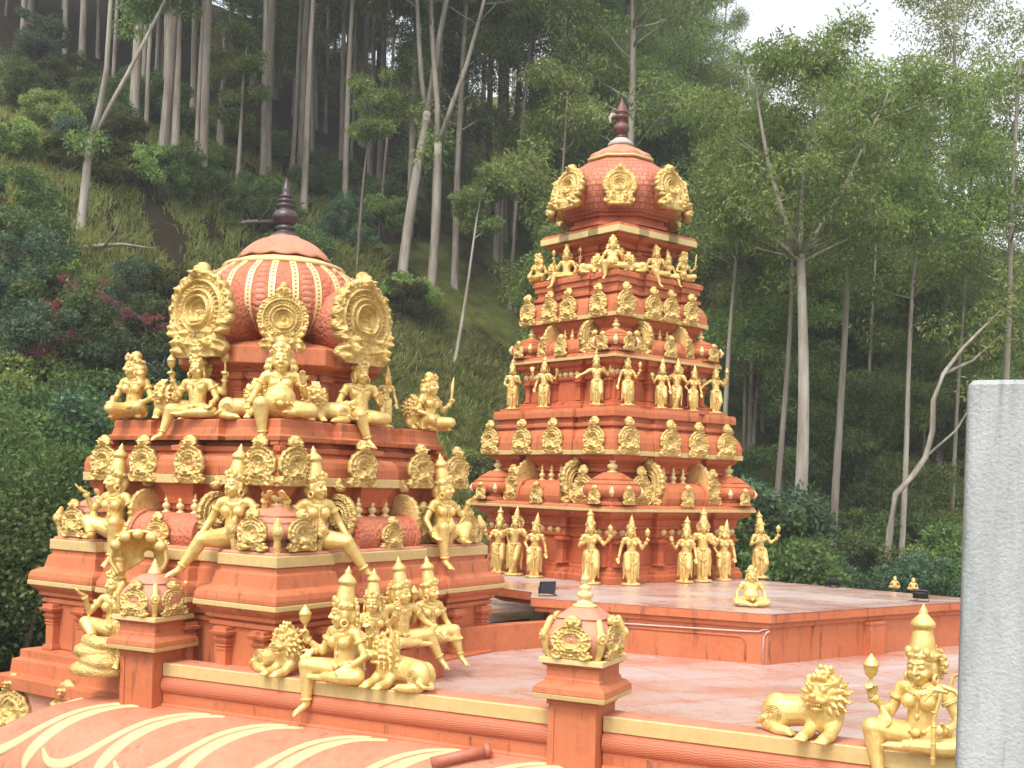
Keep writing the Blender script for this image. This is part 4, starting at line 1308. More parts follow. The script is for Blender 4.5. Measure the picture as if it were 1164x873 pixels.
# pale air between the camera and the far trees
def haze_box(dens):
    b = PB(); b.box((0, 95, 48), (230, 155, 54))
    me = b.mesh('haze', False)
    mt = bpy.data.materials.new('haze_air'); mt.use_nodes = True
    nt = mt.node_tree; nt.nodes.clear()
    out = nt.nodes.new('ShaderNodeOutputMaterial'); pv = nt.nodes.new('ShaderNodeVolumePrincipled')
    pv.inputs['Color'].default_value = (.90, .94, .95, 1); pv.inputs['Density'].default_value = dens; pv.inputs['Anisotropy'].default_value = .2
    nt.links.new(pv.outputs[0], out.inputs['Volume'])
    me.materials.append(mt)
    return tag(link('haze', me), kind='stuff')
# ================================================================ sculpted figures
def hand(b, w, hd, pn, k=1.0, curl=.25, closed=False):
    """palm, four fingers and a thumb from wrist w along hd, palm facing pn"""
    w, hd, pn = Vector(w), Vector(hd).normalized(), Vector(pn)
    pn = (pn - hd * pn.dot(hd))
    if pn.length < .05: pn = hd.orthogonal()
    pn.normalize(); sv = hd.cross(pn)
    e = w + hd * .05 * k
    for o in (-.6, .6): b.cap(w + sv * .008 * o, e + sv * .017 * o * k, .016 * k, .015 * k, 8)
    for i, (o, L) in enumerate(((-1.5, .038), (-.5, .048), (.5, .05), (1.5, .042))):
        q = e + sv * .0125 * o * k
        c = (1.1 if closed else curl)
        d1 = (hd * math.cos(c) + pn * math.sin(c) + sv * o * .06).normalized()
        d2 = (hd * math.cos(c * 2.1) + pn * math.sin(c * 2.1)).normalized()
        m1 = q + d1 * L * .55 * k
        b.cap(q, m1, .0088 * k, .0082 * k, 6); b.cap(m1, m1 + d2 * L * .5 * k, .0082 * k, .0065 * k, 6)
    t0 = w + hd * .018 * k + sv * .022 * k
    t1 = t0 + (sv * .8 + hd * .8 + pn * .4).normalized() * .03 * k
    b.cap(t0, t1, .011 * k, .009 * k, 6); b.cap(t1, t1 + (hd + pn * .5).normalized() * .024 * k, .009 * k, .007 * k, 6)

KIRITA = [(.074, .028), (.082, .045), (.083, .072), (.070, .082), (.073, .095), (.062, .14), (.053, .185), (.050, .198), (.064, .205), (.067, .222), (.055, .24), (.03, .265), (.022, .275), (.026, .285), (.012, .305), (.003, .325)]
SHORTC = [(.074, .028), (.082, .045), (.082, .068), (.068, .078), (.07, .09), (.05, .12), (.046, .135), (.052, .142), (.03, .17), (.003, .195)]
BUN = [(.072, .03), (.078, .045), (.07, .06), (.055, .075), (.045, .085), (.05, .10), (.045, .125), (.02, .145), (.003, .15)]
CONE = [(.074, .028), (.082, .045), (.08, .066), (.069, .076), (.06, .11), (.062, .118), (.05, .15), (.052, .158), (.04, .185), (.042, .193), (.028, .225), (.018, .25), (.003, .30)]

def figure(kind, spec, voxel=.0095, mats=None):
    """builds one sculpture at the origin (unit standing height, front along -Y); returns its root with children"""
    mats = mats or (GOLD, GOLD_R, GOLD)
    g = spec.get
    mir = -1 if g('mirror') else 1
    def V(v): return Vector((v[0] * mir, v[1], v[2]))
    fem, fat = g('f', True), g('fat', 0)
    pel = V(g('pel', (0, 0, .52)))
    lx, ly = g('lean', (0, 0)); lx *= mir
    ch = pel + Vector((lx * .6, ly * .6, .19)); sc = pel + Vector((lx, ly, .275)); 
    hc = pel + Vector((lx * 1.2, ly * 1.25 - .012, .41)) + V(g('hoff', (0, 0, 0)))
    root = empty(kind)
    b = PB(); parts = {}
    def J(nm, k=0): return parts.setdefault((nm, k), PB())
    hipw = .088 if fem else .08
    b.ell(pel + Vector((0, .01, .0)), (hipw + .03 + fat * .03, .085 + fat * .03, .085))
    wr = (.066 if fem else .074) + fat * .05
    b.cap(pel + Vector((0, 0, .02)), ch, wr + .012, wr + .012, 14)
    if fat: b.ell(pel + Vector((lx * .3, ly * .3 - .045, .085)), (.115 + fat * .03, .115 + fat * .02, .115))
    b.ell(ch + Vector((0, 0, .02)), (.098 if fem else .112, .072, .092))
    if fem or fat:
        for s in (-1, 1): b.ell(ch + Vector((s * .052, -.062, .015)), (.05, .047, .048))
    else:
        for s in (-1, 1): b.ell(ch + Vector((s * .05, -.042, .03)), (.052, .035, .042))
    tilt = g('tilt', 0) * mir
    shw = g('shw', .122 if fem else .138)
    sh = {s: sc + Vector((s * shw, 0, s * tilt)) for s in (-1, 1)}
    b.cap(sh[-1] * .75 + sc * .25, sh[1] * .75 + sc * .25, .046, .046, 12)
    b.cap(sc + Vector((0, 0, .01)), hc - Vector((0, -.01, .05)), .036, .034, 10)
    # head
    RM = Matrix.Rotation(R(g('yaw', 0)) * mir, 3, 'Z') @ Matrix.Rotation(R(g('roll', 0)) * mir, 3, 'Y') @ Matrix.Rotation(R(g('nod', 0)), 3, 'X')
    hs = g('hs', 1.12)
    def HP(v): return hc + RM @ (Vector(v) * hs)
    def he(v, r): b.ell(HP(v), tuple(x * hs for x in r), 12, 8, RM)
    he((0, .008, .02), (.066, .078, .076)); he((0, -.012, -.02), (.056, .060, .066)); he((0, -.042, -.070), (.025, .022, .019))
    b.cap(HP((0, -.070, .016)), HP((0, -.090, -.018)), .008 * hs, .0125 * hs, 8)
    for s in (-1, 1):
        he((s * .012, -.078, -.02), (.008, .008, .007)); he((s * .027, -.064, .010), (.017, .010, .009))
        b.cap(HP((s * .008, -.074, .030)), HP((s * .045, -.060, .034)), .005 * hs, .004 * hs, 6)
        he((s * .030, -.052, -.028), (.022, .018, .022)); he((s * .064, .0, -.01), (.012, .018, .034))
        if g('hair') == 'curls':
            for q in range(4): he((s * (.075 + .012 * (q % 2)), .02, -.01 - .04 * q), (.034, .04, .03))
        J('earring', s).torus(HP((s * .072, -.008, -.055)), .022 * hs, .009 * hs, RM @ Vector((1, 0, 0)), 14, 6)
    he((0, -.071, -.043), (.021, .010, .0055)); he((0, -.069, -.054), (.017, .010, .0055))
    if g('hair', 1): he((0, .06, -.02), (.06, .05, .07))
    # crown
    ct = {'kirita': KIRITA, 'short': SHORTC, 'bun': BUN, 'cone': CONE}.get(g('crown', 'kirita'))
    if ct:
        cb = PB()
        M4 = Matrix.Translation(hc) @ RM.to_4x4() @ Matrix.Diagonal((hs * .90, hs * .90, hs * .94, 1)) @ Matrix.Translation((0, .004, 0)) @ Matrix.Rotation(R(-8), 4, 'X')
        cb.revolve(ct, 18, M4)
        for i in range(12):
            a = 2 * PI * i / 12
            cb.ell(M4 @ Vector((.080 * math.cos(a), .080 * math.sin(a), .060)), .0115 * hs, 8, 5)
        for q in (-1, 0, 1): cb.ell(M4 @ Vector((.05 * q, -.078 + .012 * abs(q), .092 - .012 * abs(q))), (.02 * hs, .012 * hs, .024 * hs), 8, 6)
        link('crown', withmat(cb.mesh('crown'), mats[0]), root)
    if g('halo'):
        hb = PB(); M4 = Matrix.Translation(HP((0.0, .075, .0))) @ RM.to_4x4() @ Matrix.Rotation(PI / 2, 4, 'X')
        hb.revolve([(.02, -.012), (.10, -.012), (.112, 0), (.10, .012), (.075, .006), (.02, .016)], 24, M4)
        for i in range(16):
            a = 2 * PI * i / 16
            hb.ell(M4 @ Vector((.108 * math.cos(a), .108 * math.sin(a), 0)), (.018, .012, .018), 8, 5)
        link('halo', withmat(hb.mesh('halo'), mats[1]), root)
    # arms
    held = []
    for A in g('arms', ()):
        items = PB(); held.append(items)
        s = A[0] * mir
        p0 = sh[s].copy()
        back = len(A) > 5 and A[5]
        if back: p0 += Vector((0, .03, -.01))
        e = p0 + V(A[1]); w = p0 + V(A[2])
        b.cap(p0, e, .040 if not fem else .036, .031, 10); b.cap(e, w, .031, .021, 10)
        hd = V(A[3]); it = A[4] if len(A) > 4 else None
        hand(b, w, hd, V(A[6]) if len(A) > 6 else Vector((0, -1, 0.0)), 1.12, .25, closed=bool(it))
        ai = id(A)
        for t in (.34, .40): J('armlet', ai).torus(p0.lerp(e, t), .041, .0085, e - p0, 14, 6)
        for t in (.84, .91): J('bangle', ai).torus(e.lerp(w, t), .027, .0078, w - e, 12, 6)
        hpos = w + hd.normalized() * .055
        if it == 'bud':
            items.chain([hpos - Vector((0, 0, .06)), hpos, hpos + Vector((.004, 0, .06))], [.008, .009, .012], 8)
            q = Matrix.Translation(hpos + Vector((.004, -.004, .05)))
            items.revolve([(.012, 0), (.03, .015), (.042, .045), (.044, .07), (.05, .075), (.044, .085), (.03, .11), (.014, .13), (.003, .145)], 12, q)
        elif it == 'disc':
            items.revolve([(.01, -.01), (.045, -.012), (.052, 0), (.045, .012), (.01, .01)], 16, Matrix.Translation(hpos + Vector((0, 0, .055))) @ Matrix.Rotation(R(75), 4, 'X') )
            for i in range(5): items.ell(hpos + Vector((.055 * math.sin(i * 1.26), 0, .055 + .055 * math.cos(i * 1.26))), .016, 8, 5)
        elif it == 'flower':
            for i in range(6): items.ell(hpos + Vector((.028 * math.sin(i * 1.05), -.01, .035 + .028 * math.cos(i * 1.05))), (.018, .014, .018), 8, 5)
            items.ell(hpos + Vector((0, -.015, .035)), .018, 8, 5)
        elif it == 'bow':
            top, bot = hpos + Vector((.03 * mir, .0, .25)), hpos + Vector((-.01 * mir, -.02, -.20))
            items.chain([bot, hpos + Vector((-.012 * mir, -.02, .05)), top], [.014, .012, .011], 8)
            for z in (-.16, -.08, .02, .1, .2): items.torus(hpos + Vector((-.012 * mir, -.02, z)), .013, .004, (0, 0, 1), 10, 5)
            items.chain([top + Vector((.02 * mir, 0, -.03)), top + Vector((-.05 * mir, -.01, -.02)), top + Vector((-.09 * mir, -.03, -.09))], [.013, .014, .007], 8)
            items.chain([top, top + Vector((.07 * mir, 0, -.02)), top + Vector((.16 * mir, .01, -.13)), top + Vector((.20 * mir, .01, -.22))], [.013, .015, .012, .006], 8)
            items.chain([top + Vector((.03 * mir, .02, -.01)), top + Vector((.05 * mir, .02, .06)), top + Vector((.10 * mir, .02, .09))], [.012, .011, .010], 8)
        elif it == 'mace':
            items.chain([hpos - Vector((0, 0, .12)), hpos + Vector((0, 0, .12))], [.010, .011], 8)
            items.revolve([(.012, 0), (.04, .02), (.05, .05), (.04, .085), (.02, .10), (.028, .11), (.004, .15)], 12, Matrix.Translation(hpos + Vector((0, 0, .10))))
        elif it == 'staff':
            items.chain([hpos - Vector((0, 0, .5)), hpos + Vector((0, 0, .30))], [.010, .010], 8)
            items.revolve([(.01, 0), (.035, .03), (.028, .06), (.03, .075), (.02, .12), (.003, .2)], 10, Matrix.Translation(hpos + Vector((0, 0, .28))))
        elif it == 'sword':
            items.chain([hpos - Vector((0, 0, .05)), hpos + Vector((.0, -.01, .04)), hpos + Vector((0.01, -.01, .17)), hpos + Vector((.03, -.01, .26))], [.012, .014, .022, .006], 8)
    for items in held:
        if items.n: link('held_emblem', withmat(items.mesh('emblem'), mats[0]), root)
    # legs
    for Lg in g('legs', ()):
        s = Lg[0] * mir
        hip = pel + Vector((s * .062, 0, -.01))
        kn = pel + V(Lg[1]); an = pel + V(Lg[2]); toe = V(Lg[3]).normalized()
        fk = 1 + fat * .18
        b.cap(hip, kn, .086 * fk, .060 * fk, 12); mid = kn.lerp(an, .35)
        out = V(Lg[4]) if len(Lg) > 4 else Vector((0, .012, 0))
        b.cap(kn, mid + out, .058 * fk, .056 * fk, 10); b.cap(mid + out, an, .056 * fk, .033, 10)
        b.ell(an, (.034, .034, .034), 10, 7)
        ft = an + toe * .10 + Vector((0, 0, -.012 if abs(toe.z) < .5 else 0))
        b.cap(an + Vector((0, .0, -.01)), ft, .029, .024, 8)
        sv = toe.cross(Vector((0, 0, 1)))
        if sv.length < .1: sv = Vector((1, 0, 0))
        sv.normalize()
        for i in range(5): b.cap(ft + sv * (.011 * (i - 2)), ft + sv * (.0125 * (i - 2)) + toe * (.036 - .004 * i), .0095 - .0006 * i, .008, 6)
        J('anklet', s).torus(kn.lerp(an, .9), .037, .009, an - kn, 14, 6)
        for t in g('folds', (.35, .62)): b.torus(hip.lerp(kn, t), .075 * fk - .024 * t * fk, .0095, kn - hip, 18, 6)
    if g('skirt'):
        b.chain([pel + Vector((0, 0, -.06)), pel + Vector((.0, -.0, -.25)), pel + Vector((.0, .01, -.46))], [.10, .072, .058], 12)
        for s in (-1, 1):
            J('sash').chain([pel + Vector((s * .10, -.05, .0)), pel + Vector((s * .06, -.10, -.12)), pel + Vector((0, -.105, -.16))], [.012, .012, .012], 6)
            b.chain([pel + Vector((s * .115, 0, .0)), pel + Vector((s * .135, .01, -.15)), pel + Vector((s * .12, .01, -.34)), pel + Vector((s * .135, .01, -.42))], [.02, .022, .024, .012], 8)
        J('sash').chain([pel + Vector((0, -.098, .0)), pel + Vector((0, -.09, -.2)), pel + Vector((0, -.07, -.42))], [.018, .02, .028], 6)
    # jewellery
    for i in range(22):
        a = 2 * PI * i / 22
        J('girdle').ell(pel + Vector((lx * .12 + (wr + .030 + fat * .03) * math.cos(a), (wr + .022 + fat * .05) * math.sin(a) - fat * .02, .035)), (.014, .012, .015), 8, 5)
    J('girdle').ell(pel + Vector((lx * .12, -(wr + .036) - fat * .07, .03)), (.03, .016, .026), 10, 6)
    neck = sc + Vector((0, -.01, .025))
    for rr, dz, dy, n in ((.052, .018, .0, 20), (.072, -.012, -.018, 24)):
        for i in range(n):
            a = 2 * PI * i / n
            J('necklace').ell(neck + Vector((rr * math.cos(a) * 1.15, rr * math.sin(a) * .78 + dy, dz + (math.sin(a) * .035))), .009, 6, 4)
    J('necklace').chain([neck + Vector((0, -.088, -.05)), ch + Vector((0, -.085, .02)), ch + Vector((0, -.078, -.06))], [.011, .010, .008], 6)
    J('necklace').ell(ch + Vector((0, -.08, -.07)), (.014, .012, .02), 8, 6)
    link('body', withmat(b.remesh('body', voxel, 2), mats[0]), root)
    for (nm, k), pb_ in parts.items(): link(nm, withmat(pb_.mesh(nm), mats[0]), root)
    if g('base'):
        pb = PB(); pb.revolve([(.17, 0), (.185, .012), (.17, .03), (.15, .04)], 20)
        link('pedestal', withmat(pb.mesh('ped'), mats[1]), root)
    return root

def lion(voxel=.02, yaw=0, mats=None, blen=.86):
    """crouching maned lion: head at the origin facing -Y, body stretching to -X; unit = its height"""
    mats = mats or (GOLD, GOLD_R)
    root = empty('lion_statue')
    b = PB()
    b.ell((0, .03, .36), (.25, .25, .33)); BL = blen
    b.chain([(-.05, .08, .34), (-.45 * BL, .12, .33), (-.75 * BL, .08, .30)], [.25, .225, .24], 16)
    hx = -.84 * BL + .84
    b.ell((-.84 + hx, -.02, .28), (.25, .17, .28)); b.ell((-.84 + hx, .2, .26), (.2, .14, .25))
    for s in (-1, 1):
        b.chain([(s * .15, -.05, .22), (s * .16, -.22, .10), (s * .15, -.42, .075)], [.11, .09, .075], 12)
        for q in range(4): b.cap((s * .15 + (q - 1.5) * .04, -.42, .06), (s * .15 + (q - 1.5) * .045, -.51, .04), .034, .026, 8)
    b.chain([(-.95 + hx, -.1, .1), (-.75 + hx, -.22, .075), (-.58 + hx, -.24, .07)], [.10, .085, .07], 12)
    for q in range(4): b.cap((-.56 + hx, -.24 + (q - 1.5) * .035, .055), (-.49 + hx, -.25 + (q - 1.5) * .04, .04), .03, .024, 8)
    b.chain([(-1.05 + hx, .1, .15), (-1.16 + hx, .0, .1), (-1.1 + hx, -.16, .12), (-.98 + hx, -.18, .2)], [.045, .04, .035, .05], 10)
    M = Matrix.Translation((0, -.06, .64)) @ Matrix.Rotation(R(yaw), 4, 'Z') @ Matrix.Scale(1.16, 4)
    rot3 = Matrix.Rotation(R(yaw), 3, 'Z')
    P = lambda x, y, z: M @ Vector((x, y, z))
    b.ell(P(0, 0, 0), (.24, .22, .25), rot=rot3)
    b.ell(P(0, -.20, -.03), (.13, .12, .075), rot=rot3); b.ell(P(0, -.17, -.155), (.105, .10, .045), rot=rot3)
    b.ell(P(0, -.30, .015), (.055, .04, .035), rot=rot3)
    for s in (-1, 1):
        b.ell(P(s * .085, -.19, .085), (.048, .045, .042), rot=rot3); b.ell(P(s * .09, -.23, -.04), (.075, .07, .055), rot=rot3)
        b.cap(P(s * .03, -.21, .13), P(s * .14, -.18, .155), .026, .022, 8)
        b.ell(P(s * .18, -.06, .17), (.055, .04, .07), rot=rot3)
    rings = ((.235, -.10, 15, .075), (.275, -.02, 17, .085), (.30, .07, 17, .09), (.27, .17, 14, .09))
    for rr, y, n, L in rings:
        for i in range(n):
            a = 2 * PI * (i + (.5 if y > 0 else 0)) / n
            d = Vector((math.cos(a), -.28, math.sin(a)))
            p0 = P(rr * .82 * math.cos(a), y, rr * .82 * math.sin(a) - .02)
            p1 = p0 + rot3 @ (d * L)
            b.cap(p0, p1, .046, .016, 7)
    for i in range(3):
        for q in (-1, 0, 1): b.ell(P(q * .07, -.15 + .08 * i, .22 + .05 * i), (.04, .04, .05), 8, 6)
    link('body', withmat(b.remesh('lion', voxel, 1), mats[0]), root)
    t = PB()
    for q in range(6): t.ell(P(-.07 + .028 * q, -.262, -.095), (.012, .012, .02), 8, 5)
    link('teeth', withmat(t.mesh('teeth'), mats[0]), root)
    h = PB()
    for q in range(7):
        h.torus((-.84 + hx, -.19, .28), .03 + .03 * q, .009, (0, 1, 0), 24, 5) if q < 4 else None
    link('haunch_scroll', withmat(h.mesh('hs'), mats[1]), root)
    return root

DOWN = lambda s: (s, (s * .05, .02, -.165), (s * .085, -.03, -.315), (s * .1, -.05, -1), None)
HIP = lambda s: (s, (s * .10, .04, -.14), (s * .02, -.06, -.25), (-s * .4, -.4, -.8), None)
LAP = lambda s: (s, (s * .07, .0, -.16), (-s * .0, -.13, -.215), (-s * .9, -.3, .1), None)
CHEST = lambda s: (s, (s * .06, -.01, -.165), (-s * .02, -.13, -.10), (-s * .6, -.2, .7), None)
def UP(s, it=None): return (s, (s * .075, -.03, -.15), (s * .13, -.13, -.04), (s * .15, -.15, 1), it)
def BACKUP(s, it=None): return (s, (s * .12, .03, -.09), (s * .165, -.03, .05), (s * .1, -.1, 1), it, True)
ST = lambda s, fwd=0: (s, (s * .06, -.03 - fwd, -.24), (s * .055, .0, -.475), (s * .35, -1, 0))
STB = lambda s: (s, (s * .085, -.09, -.235), (s * .03, -.03, -.475), (s * .4, -1, 0))
CROSS = [(-1, (-.25, -.09, -.04), (.02, -.17, -.05), (1, -.15, 0), (0, -.02, 0)), (1, (.25, -.09, -.04), (-.02, -.21, -.03), (-1, -.15, .1), (0, -.02, 0))]

FIG = {}
def F_(key, kind, spec, vox=.0095):
    FIG[key] = (kind, spec, vox)
F_('st_up', 'standing_statue', dict(skirt=1, base=1, lean=(.015, 0), arms=[DOWN(1), UP(-1, 'flower')], legs=[ST(-1), STB(1)]), .011)
F_('st_down', 'standing_statue', dict(skirt=1, base=1, lean=(-.02, 0), yaw=-20, arms=[DOWN(-1), UP(1, 'bud')], legs=[STB(-1), ST(1)], crown='cone'), .011)
F_('st_chest', 'standing_statue', dict(f=False, skirt=1, base=1, arms=[LAP(-1), CHEST(1)], legs=[ST(-1), ST(1)]), .011)
F_('st_four', 'standing_statue', dict(f=False, skirt=1, base=1, arms=[DOWN(-1), CHEST(1), BACKUP(-1, 'disc'), BACKUP(1, 'flower')], legs=[ST(-1), ST(1)], halo=1), .011)
F_('st_flute', 'standing_statue', dict(f=False, skirt=1, base=1, lean=(.02, 0), yaw=-15, arms=[(-1, (-.10, -.05, -.12), (-.03, -.15, .0), (.8, -.3, .2), None), (1, (.08, -.04, -.14), (-.06, -.15, -.01), (-.9, -.2, .1), None)], legs=[ST(-1), (1, (.03, -.09, -.24), (-.05, -.08, -.475), (-.2, -1, -.2))], crown='cone', halo=1), .011)
F_('st_mace', 'standing_statue', dict(skirt=1, base=1, lean=(-.015, 0), yaw=10, arms=[CHEST(-1), (1, (.10, -.03, -.13), (.19, -.10, -.03), (.2, -.1, 1), 'bud')], legs=[ST(-1), STB(1)]), .011)
F_('st_plain', 'standing_statue', dict(skirt=1, base=1, lean=(.02, 0), yaw=-30, arms=[DOWN(1), HIP(-1)], legs=[STB(-1), ST(1)], crown='cone'), .011)
F_('st_dance', 'standing_statue', dict(f=False, skirt=1, base=1, lean=(-.02, 0), arms=[(-1, (-.13, -.02, -.08), (-.24, -.08, -.14), (-.7, -.3, -.6), None), (1, (.11, -.04, -.12), (.03, -.14, -.03), (-.4, -.3, .8), None), BACKUP(1, 'mace')], legs=[ST(-1), STB(1)]), .011)
F_('bow_lady', 'seated_statue', dict(pel=(0, 0, .09), nod=8, yaw=-8, halo=1, hs=1.2, arms=[(-1, (-.055, -.02, -.165), (-.135, -.13, -.055), (-.1, -.1, 1), 'bud'), (-1, (-.06, .02, -.14), (-.075, -.12, -.13), (.5, -.4, -.7), None, True), (1, (.095, .01, -.165), (.055, -.15, -.205), (-.5, -.6, .2), 'bow'), (1, (.11, .05, -.13), (.16, -.03, -.2), (.2, -.4, -.8), None, True)],
    legs=[(-1, (-.24, -.15, .035), (-.185, -.17, -.235), (-.15, -.75, -.6)), (1, (.235, -.10, -.02), (-.03, -.175, -.035), (-1, -.2, 0), (0, -.02, 0))]), .0068)
F_('lotus_lady', 'seated_statue', dict(pel=(0, 0, .09), nod=3, yaw=-38, halo=1, hs=1.15, lean=(-.01, 0), arms=[(-1, (-.06, -.03, -.16), (-.14, -.13, -.06), (-.1, -.1, 1), 'bud'), (-1, (-.06, .02, -.14), (-.10, -.12, -.14), (-.3, -.5, -.5), None, True), (1, (.09, .0, -.165), (.06, -.13, -.22), (-.6, -.5, -.5), None), (1, (.10, .04, -.10), (.14, -.06, .03), (0, -.1, 1), 'flower', True)],
    legs=[(-1, (-.22, -.17, .03), (-.20, -.18, -.25), (-.35, -.7, -.65)), (1, (.22, -.11, -.02), (-.03, -.18, -.035), (-1, -.2, 0), (0, -.02, 0))]), .008)
F_('leaner', 'seated_statue', dict(pel=(0, 0, .10), lean=(.0, .01), yaw=-28, hs=1.1, arms=[(-1, (-.085, .0, -.15), (-.135, -.10, -.285), (.2, -.7, -.6), None), (1, (.13, -.03, -.13), (.155, -.09, .04), (.6, -.5, .35), None, False, (0, 0, 1))],
    legs=[(-1, (-.20, -.17, -.02), (-.36, -.19, -.25), (-.75, -.45, -.45)), (1, (.22, -.06, .02), (.12, -.16, -.05), (.6, -.7, 0))]), .0085)
F_('squatter', 'seated_statue', dict(pel=(0, 0, .10), yaw=-30, hs=1.1, arms=[(1, (.085, .0, -.15), (.10, -.12, -.27), (-.1, -.7, -.6), None), (-1, (-.11, -.03, -.13), (-.13, -.10, .03), (-.5, -.5, .4), None, False, (0, 0, 1))],
    legs=[(1, (.17, -.20, .06), (.14, -.20, -.24), (.1, -.8, -.5)), (-1, (-.24, -.08, .06), (-.12, -.17, -.06), (.3, -.8, 0))]), .0085)
F_('pot_belly', 'seated_statue', dict(pel=(0, 0, .10), fat=.6, f=True, crown='short', hair='curls', hs=1.25, shw=.135, arms=[(-1, (-.08, .0, -.155), (-.13, -.11, -.26), (-.1, -.8, -.5), None), (1, (.08, .0, -.155), (.05, -.14, -.06), (-.1, -.3, 1), None)],
    legs=[(-1, (-.16, -.20, .02), (-.14, -.19, -.24), (-.3, -.7, -.6)), (1, (.26, -.10, -.02), (.12, -.19, -.04), (-.6, -.6, 0))]), .0085)
F_('squat_fat', 'seated_statue', dict(pel=(0, 0, .10), fat=.8, f=False, crown='bun', hs=1.3, shw=.14, arms=[(-1, (-.09, .0, -.15), (-.10, -.10, -.26), (-.2, -.7, -.6), None), (1, (.09, .0, -.15), (.10, -.10, -.26), (.2, -.7, -.6), None)],
    legs=[(-1, (-.25, -.09, -.02), (-.04, -.20, -.05), (1, -.3, 0), (0, -.02, 0)), (1, (.25, -.09, -.02), (.05, -.21, -.05), (-1, -.3, 0), (0, -.02, 0))]), .0105)
F_('four_arm', 'seated_statue', dict(pel=(0, 0, .09), f=False, yaw=12, hs=1.12, halo=1, arms=[(-1, (-.09, .0, -.155), (-.03, -.14, -.15), (.7, -.4, .3), None), (1, (.08, .0, -.155), (.10, -.12, -.22), (.2, -.7, -.5), None), BACKUP(-1, 'bud'), BACKUP(1, 'mace')],
    legs=[(-1, (-.2, -.16, .0), (-.26, -.2, -.24), (-.4, -.7, -.5)), (1, (.23, -.10, -.02), (-.02, -.18, -.035), (-1, -.2, 0), (0, -.02, 0))]), .0085)
F_('male_seat', 'seated_statue', dict(pel=(0, 0, .09), f=False, yaw=15, hs=1.12, crown='short', arms=[(-1, (-.08, .0, -.16), (-.02, -.13, -.17), (.8, -.4, .2), None), (1, (.08, .0, -.155), (.03, -.13, -.12), (-.3, -.5, .8), None)],
    legs=[(-1, (-.06, -.22, .0), (.02, -.22, -.24), (.3, -.7, -.6)), (1, (.24, -.10, -.02), (.02, -.2, -.035), (-1, -.2, 0), (0, -.02, 0))]), .0085)
F_('kneeler', 'seated_statue', dict(pel=(0, 0, .10), yaw=-35, crown='bun', hair='curls', hs=1.2, arms=[(-1, (-.06, -.02, -.16), (-.02, -.14, -.18), (.2, -.7, -.5), None), (1, (.07, .0, -.16), (.02, -.14, -.22), (-.3, -.7, -.4), None)],
    legs=[(-1, (-.12, -.22, .0), (-.11, -.10, -.06), (-.1, -1, -.1)), (1, (.16, -.20, .02), (.14, -.06, -.05), (.1, -1, -.1))]), .0095)
F_('sword_seat', 'seated_statue', dict(pel=(0, 0, .10), yaw=10, crown='bun', hair='curls', hs=1.2, arms=[(-1, (-.07, .0, -.16), (-.03, -.14, -.2), (.3, -.7, -.3), None), (1, (.10, .0, -.13), (.15, -.08, -.06), (.1, -.1, 1), 'sword')],
    legs=[(-1, (-.16, -.20, .02), (-.14, -.06, -.05), (-.1, -1, -.1)), (1, (.13, -.22, .0), (.12, -.09, -.06), (.1, -1, -.1))]), .0095)
F_('lounge', 'seated_statue', dict(pel=(0, 0, .09), f=False, yaw=25, hs=1.12, lean=(0, 0), crown='kirita', halo=1, arms=[(-1, (-.075, .0, -.16), (-.03, -.14, -.11), (.3, -.4, .8), None), (1, (.11, -.02, -.13), (.20, -.10, -.19), (.6, -.5, -.5), None), BACKUP(-1, 'disc')],
    legs=[(1, (.26, -.10, .03), (.36, -.14, -.2), (.3, -.6, -.7)), (-1, (-.18, -.14, -.02), (.1, -.2, -.03), (1, -.2, 0), (0, -.02, 0))]), .0085)
F_('lounge_f', 'seated_statue', dict(pel=(0, 0, .09), yaw=28, hs=1.12, crown='kirita', arms=[(-1, (-.07, -.03, -.15), (-.12, -.12, -.04), (-.1, -.1, 1), 'bud'), (1, (.07, -.01, -.16), (.13, -.10, -.27), (.2, -.7, -.6), None)],
    legs=[(1, (.24, -.10, .03), (.28, -.16, -.22), (.2, -.7, -.6)), (-1, (-.18, -.14, -.02), (.1, -.2, -.03), (1, -.2, 0), (0, -.02, 0))]), .0085)

PROTO = {}
KM = {}
def place(key, loc, rz, scale, label, group=None, mirror=False):
    kind, spec, vox = FIG[key]
    k = (key, mirror)
    if k not in PROTO:
        sp = dict(spec)
        if mirror: sp['mirror'] = 1
        r = figure(kind, sp, vox)
        PROTO[k] = r
        KM.update(kid_map())
        o = r
    else:
        o = copy_tree(PROTO[k], KM)
    o.location = loc; o.rotation_euler = (0, 0, rz); o.scale = (scale,) * 3
    tag(o, label, 'statue', group)
    return o
LPROTO = {}
def place_lion(loc, rz, scale, label, group=None, mirror=False, yaw=0, vox=.022):
    k = (yaw, mirror, vox)
    if k not in LPROTO:
        o = lion(vox, -yaw if mirror else yaw)
        if mirror:
            for c in kids(o):
                c.data.transform(Matrix.Scale(-1, 4, (1, 0, 0))); c.data.flip_normals()
        LPROTO[k] = o; KM.update(kid_map())
    else:
        o = copy_tree(LPROTO[k], KM)
    o.location = loc; o.rotation_euler = (0, 0, rz); o.scale = (scale,) * 3
    tag(o, label, 'statue', group)
    return o
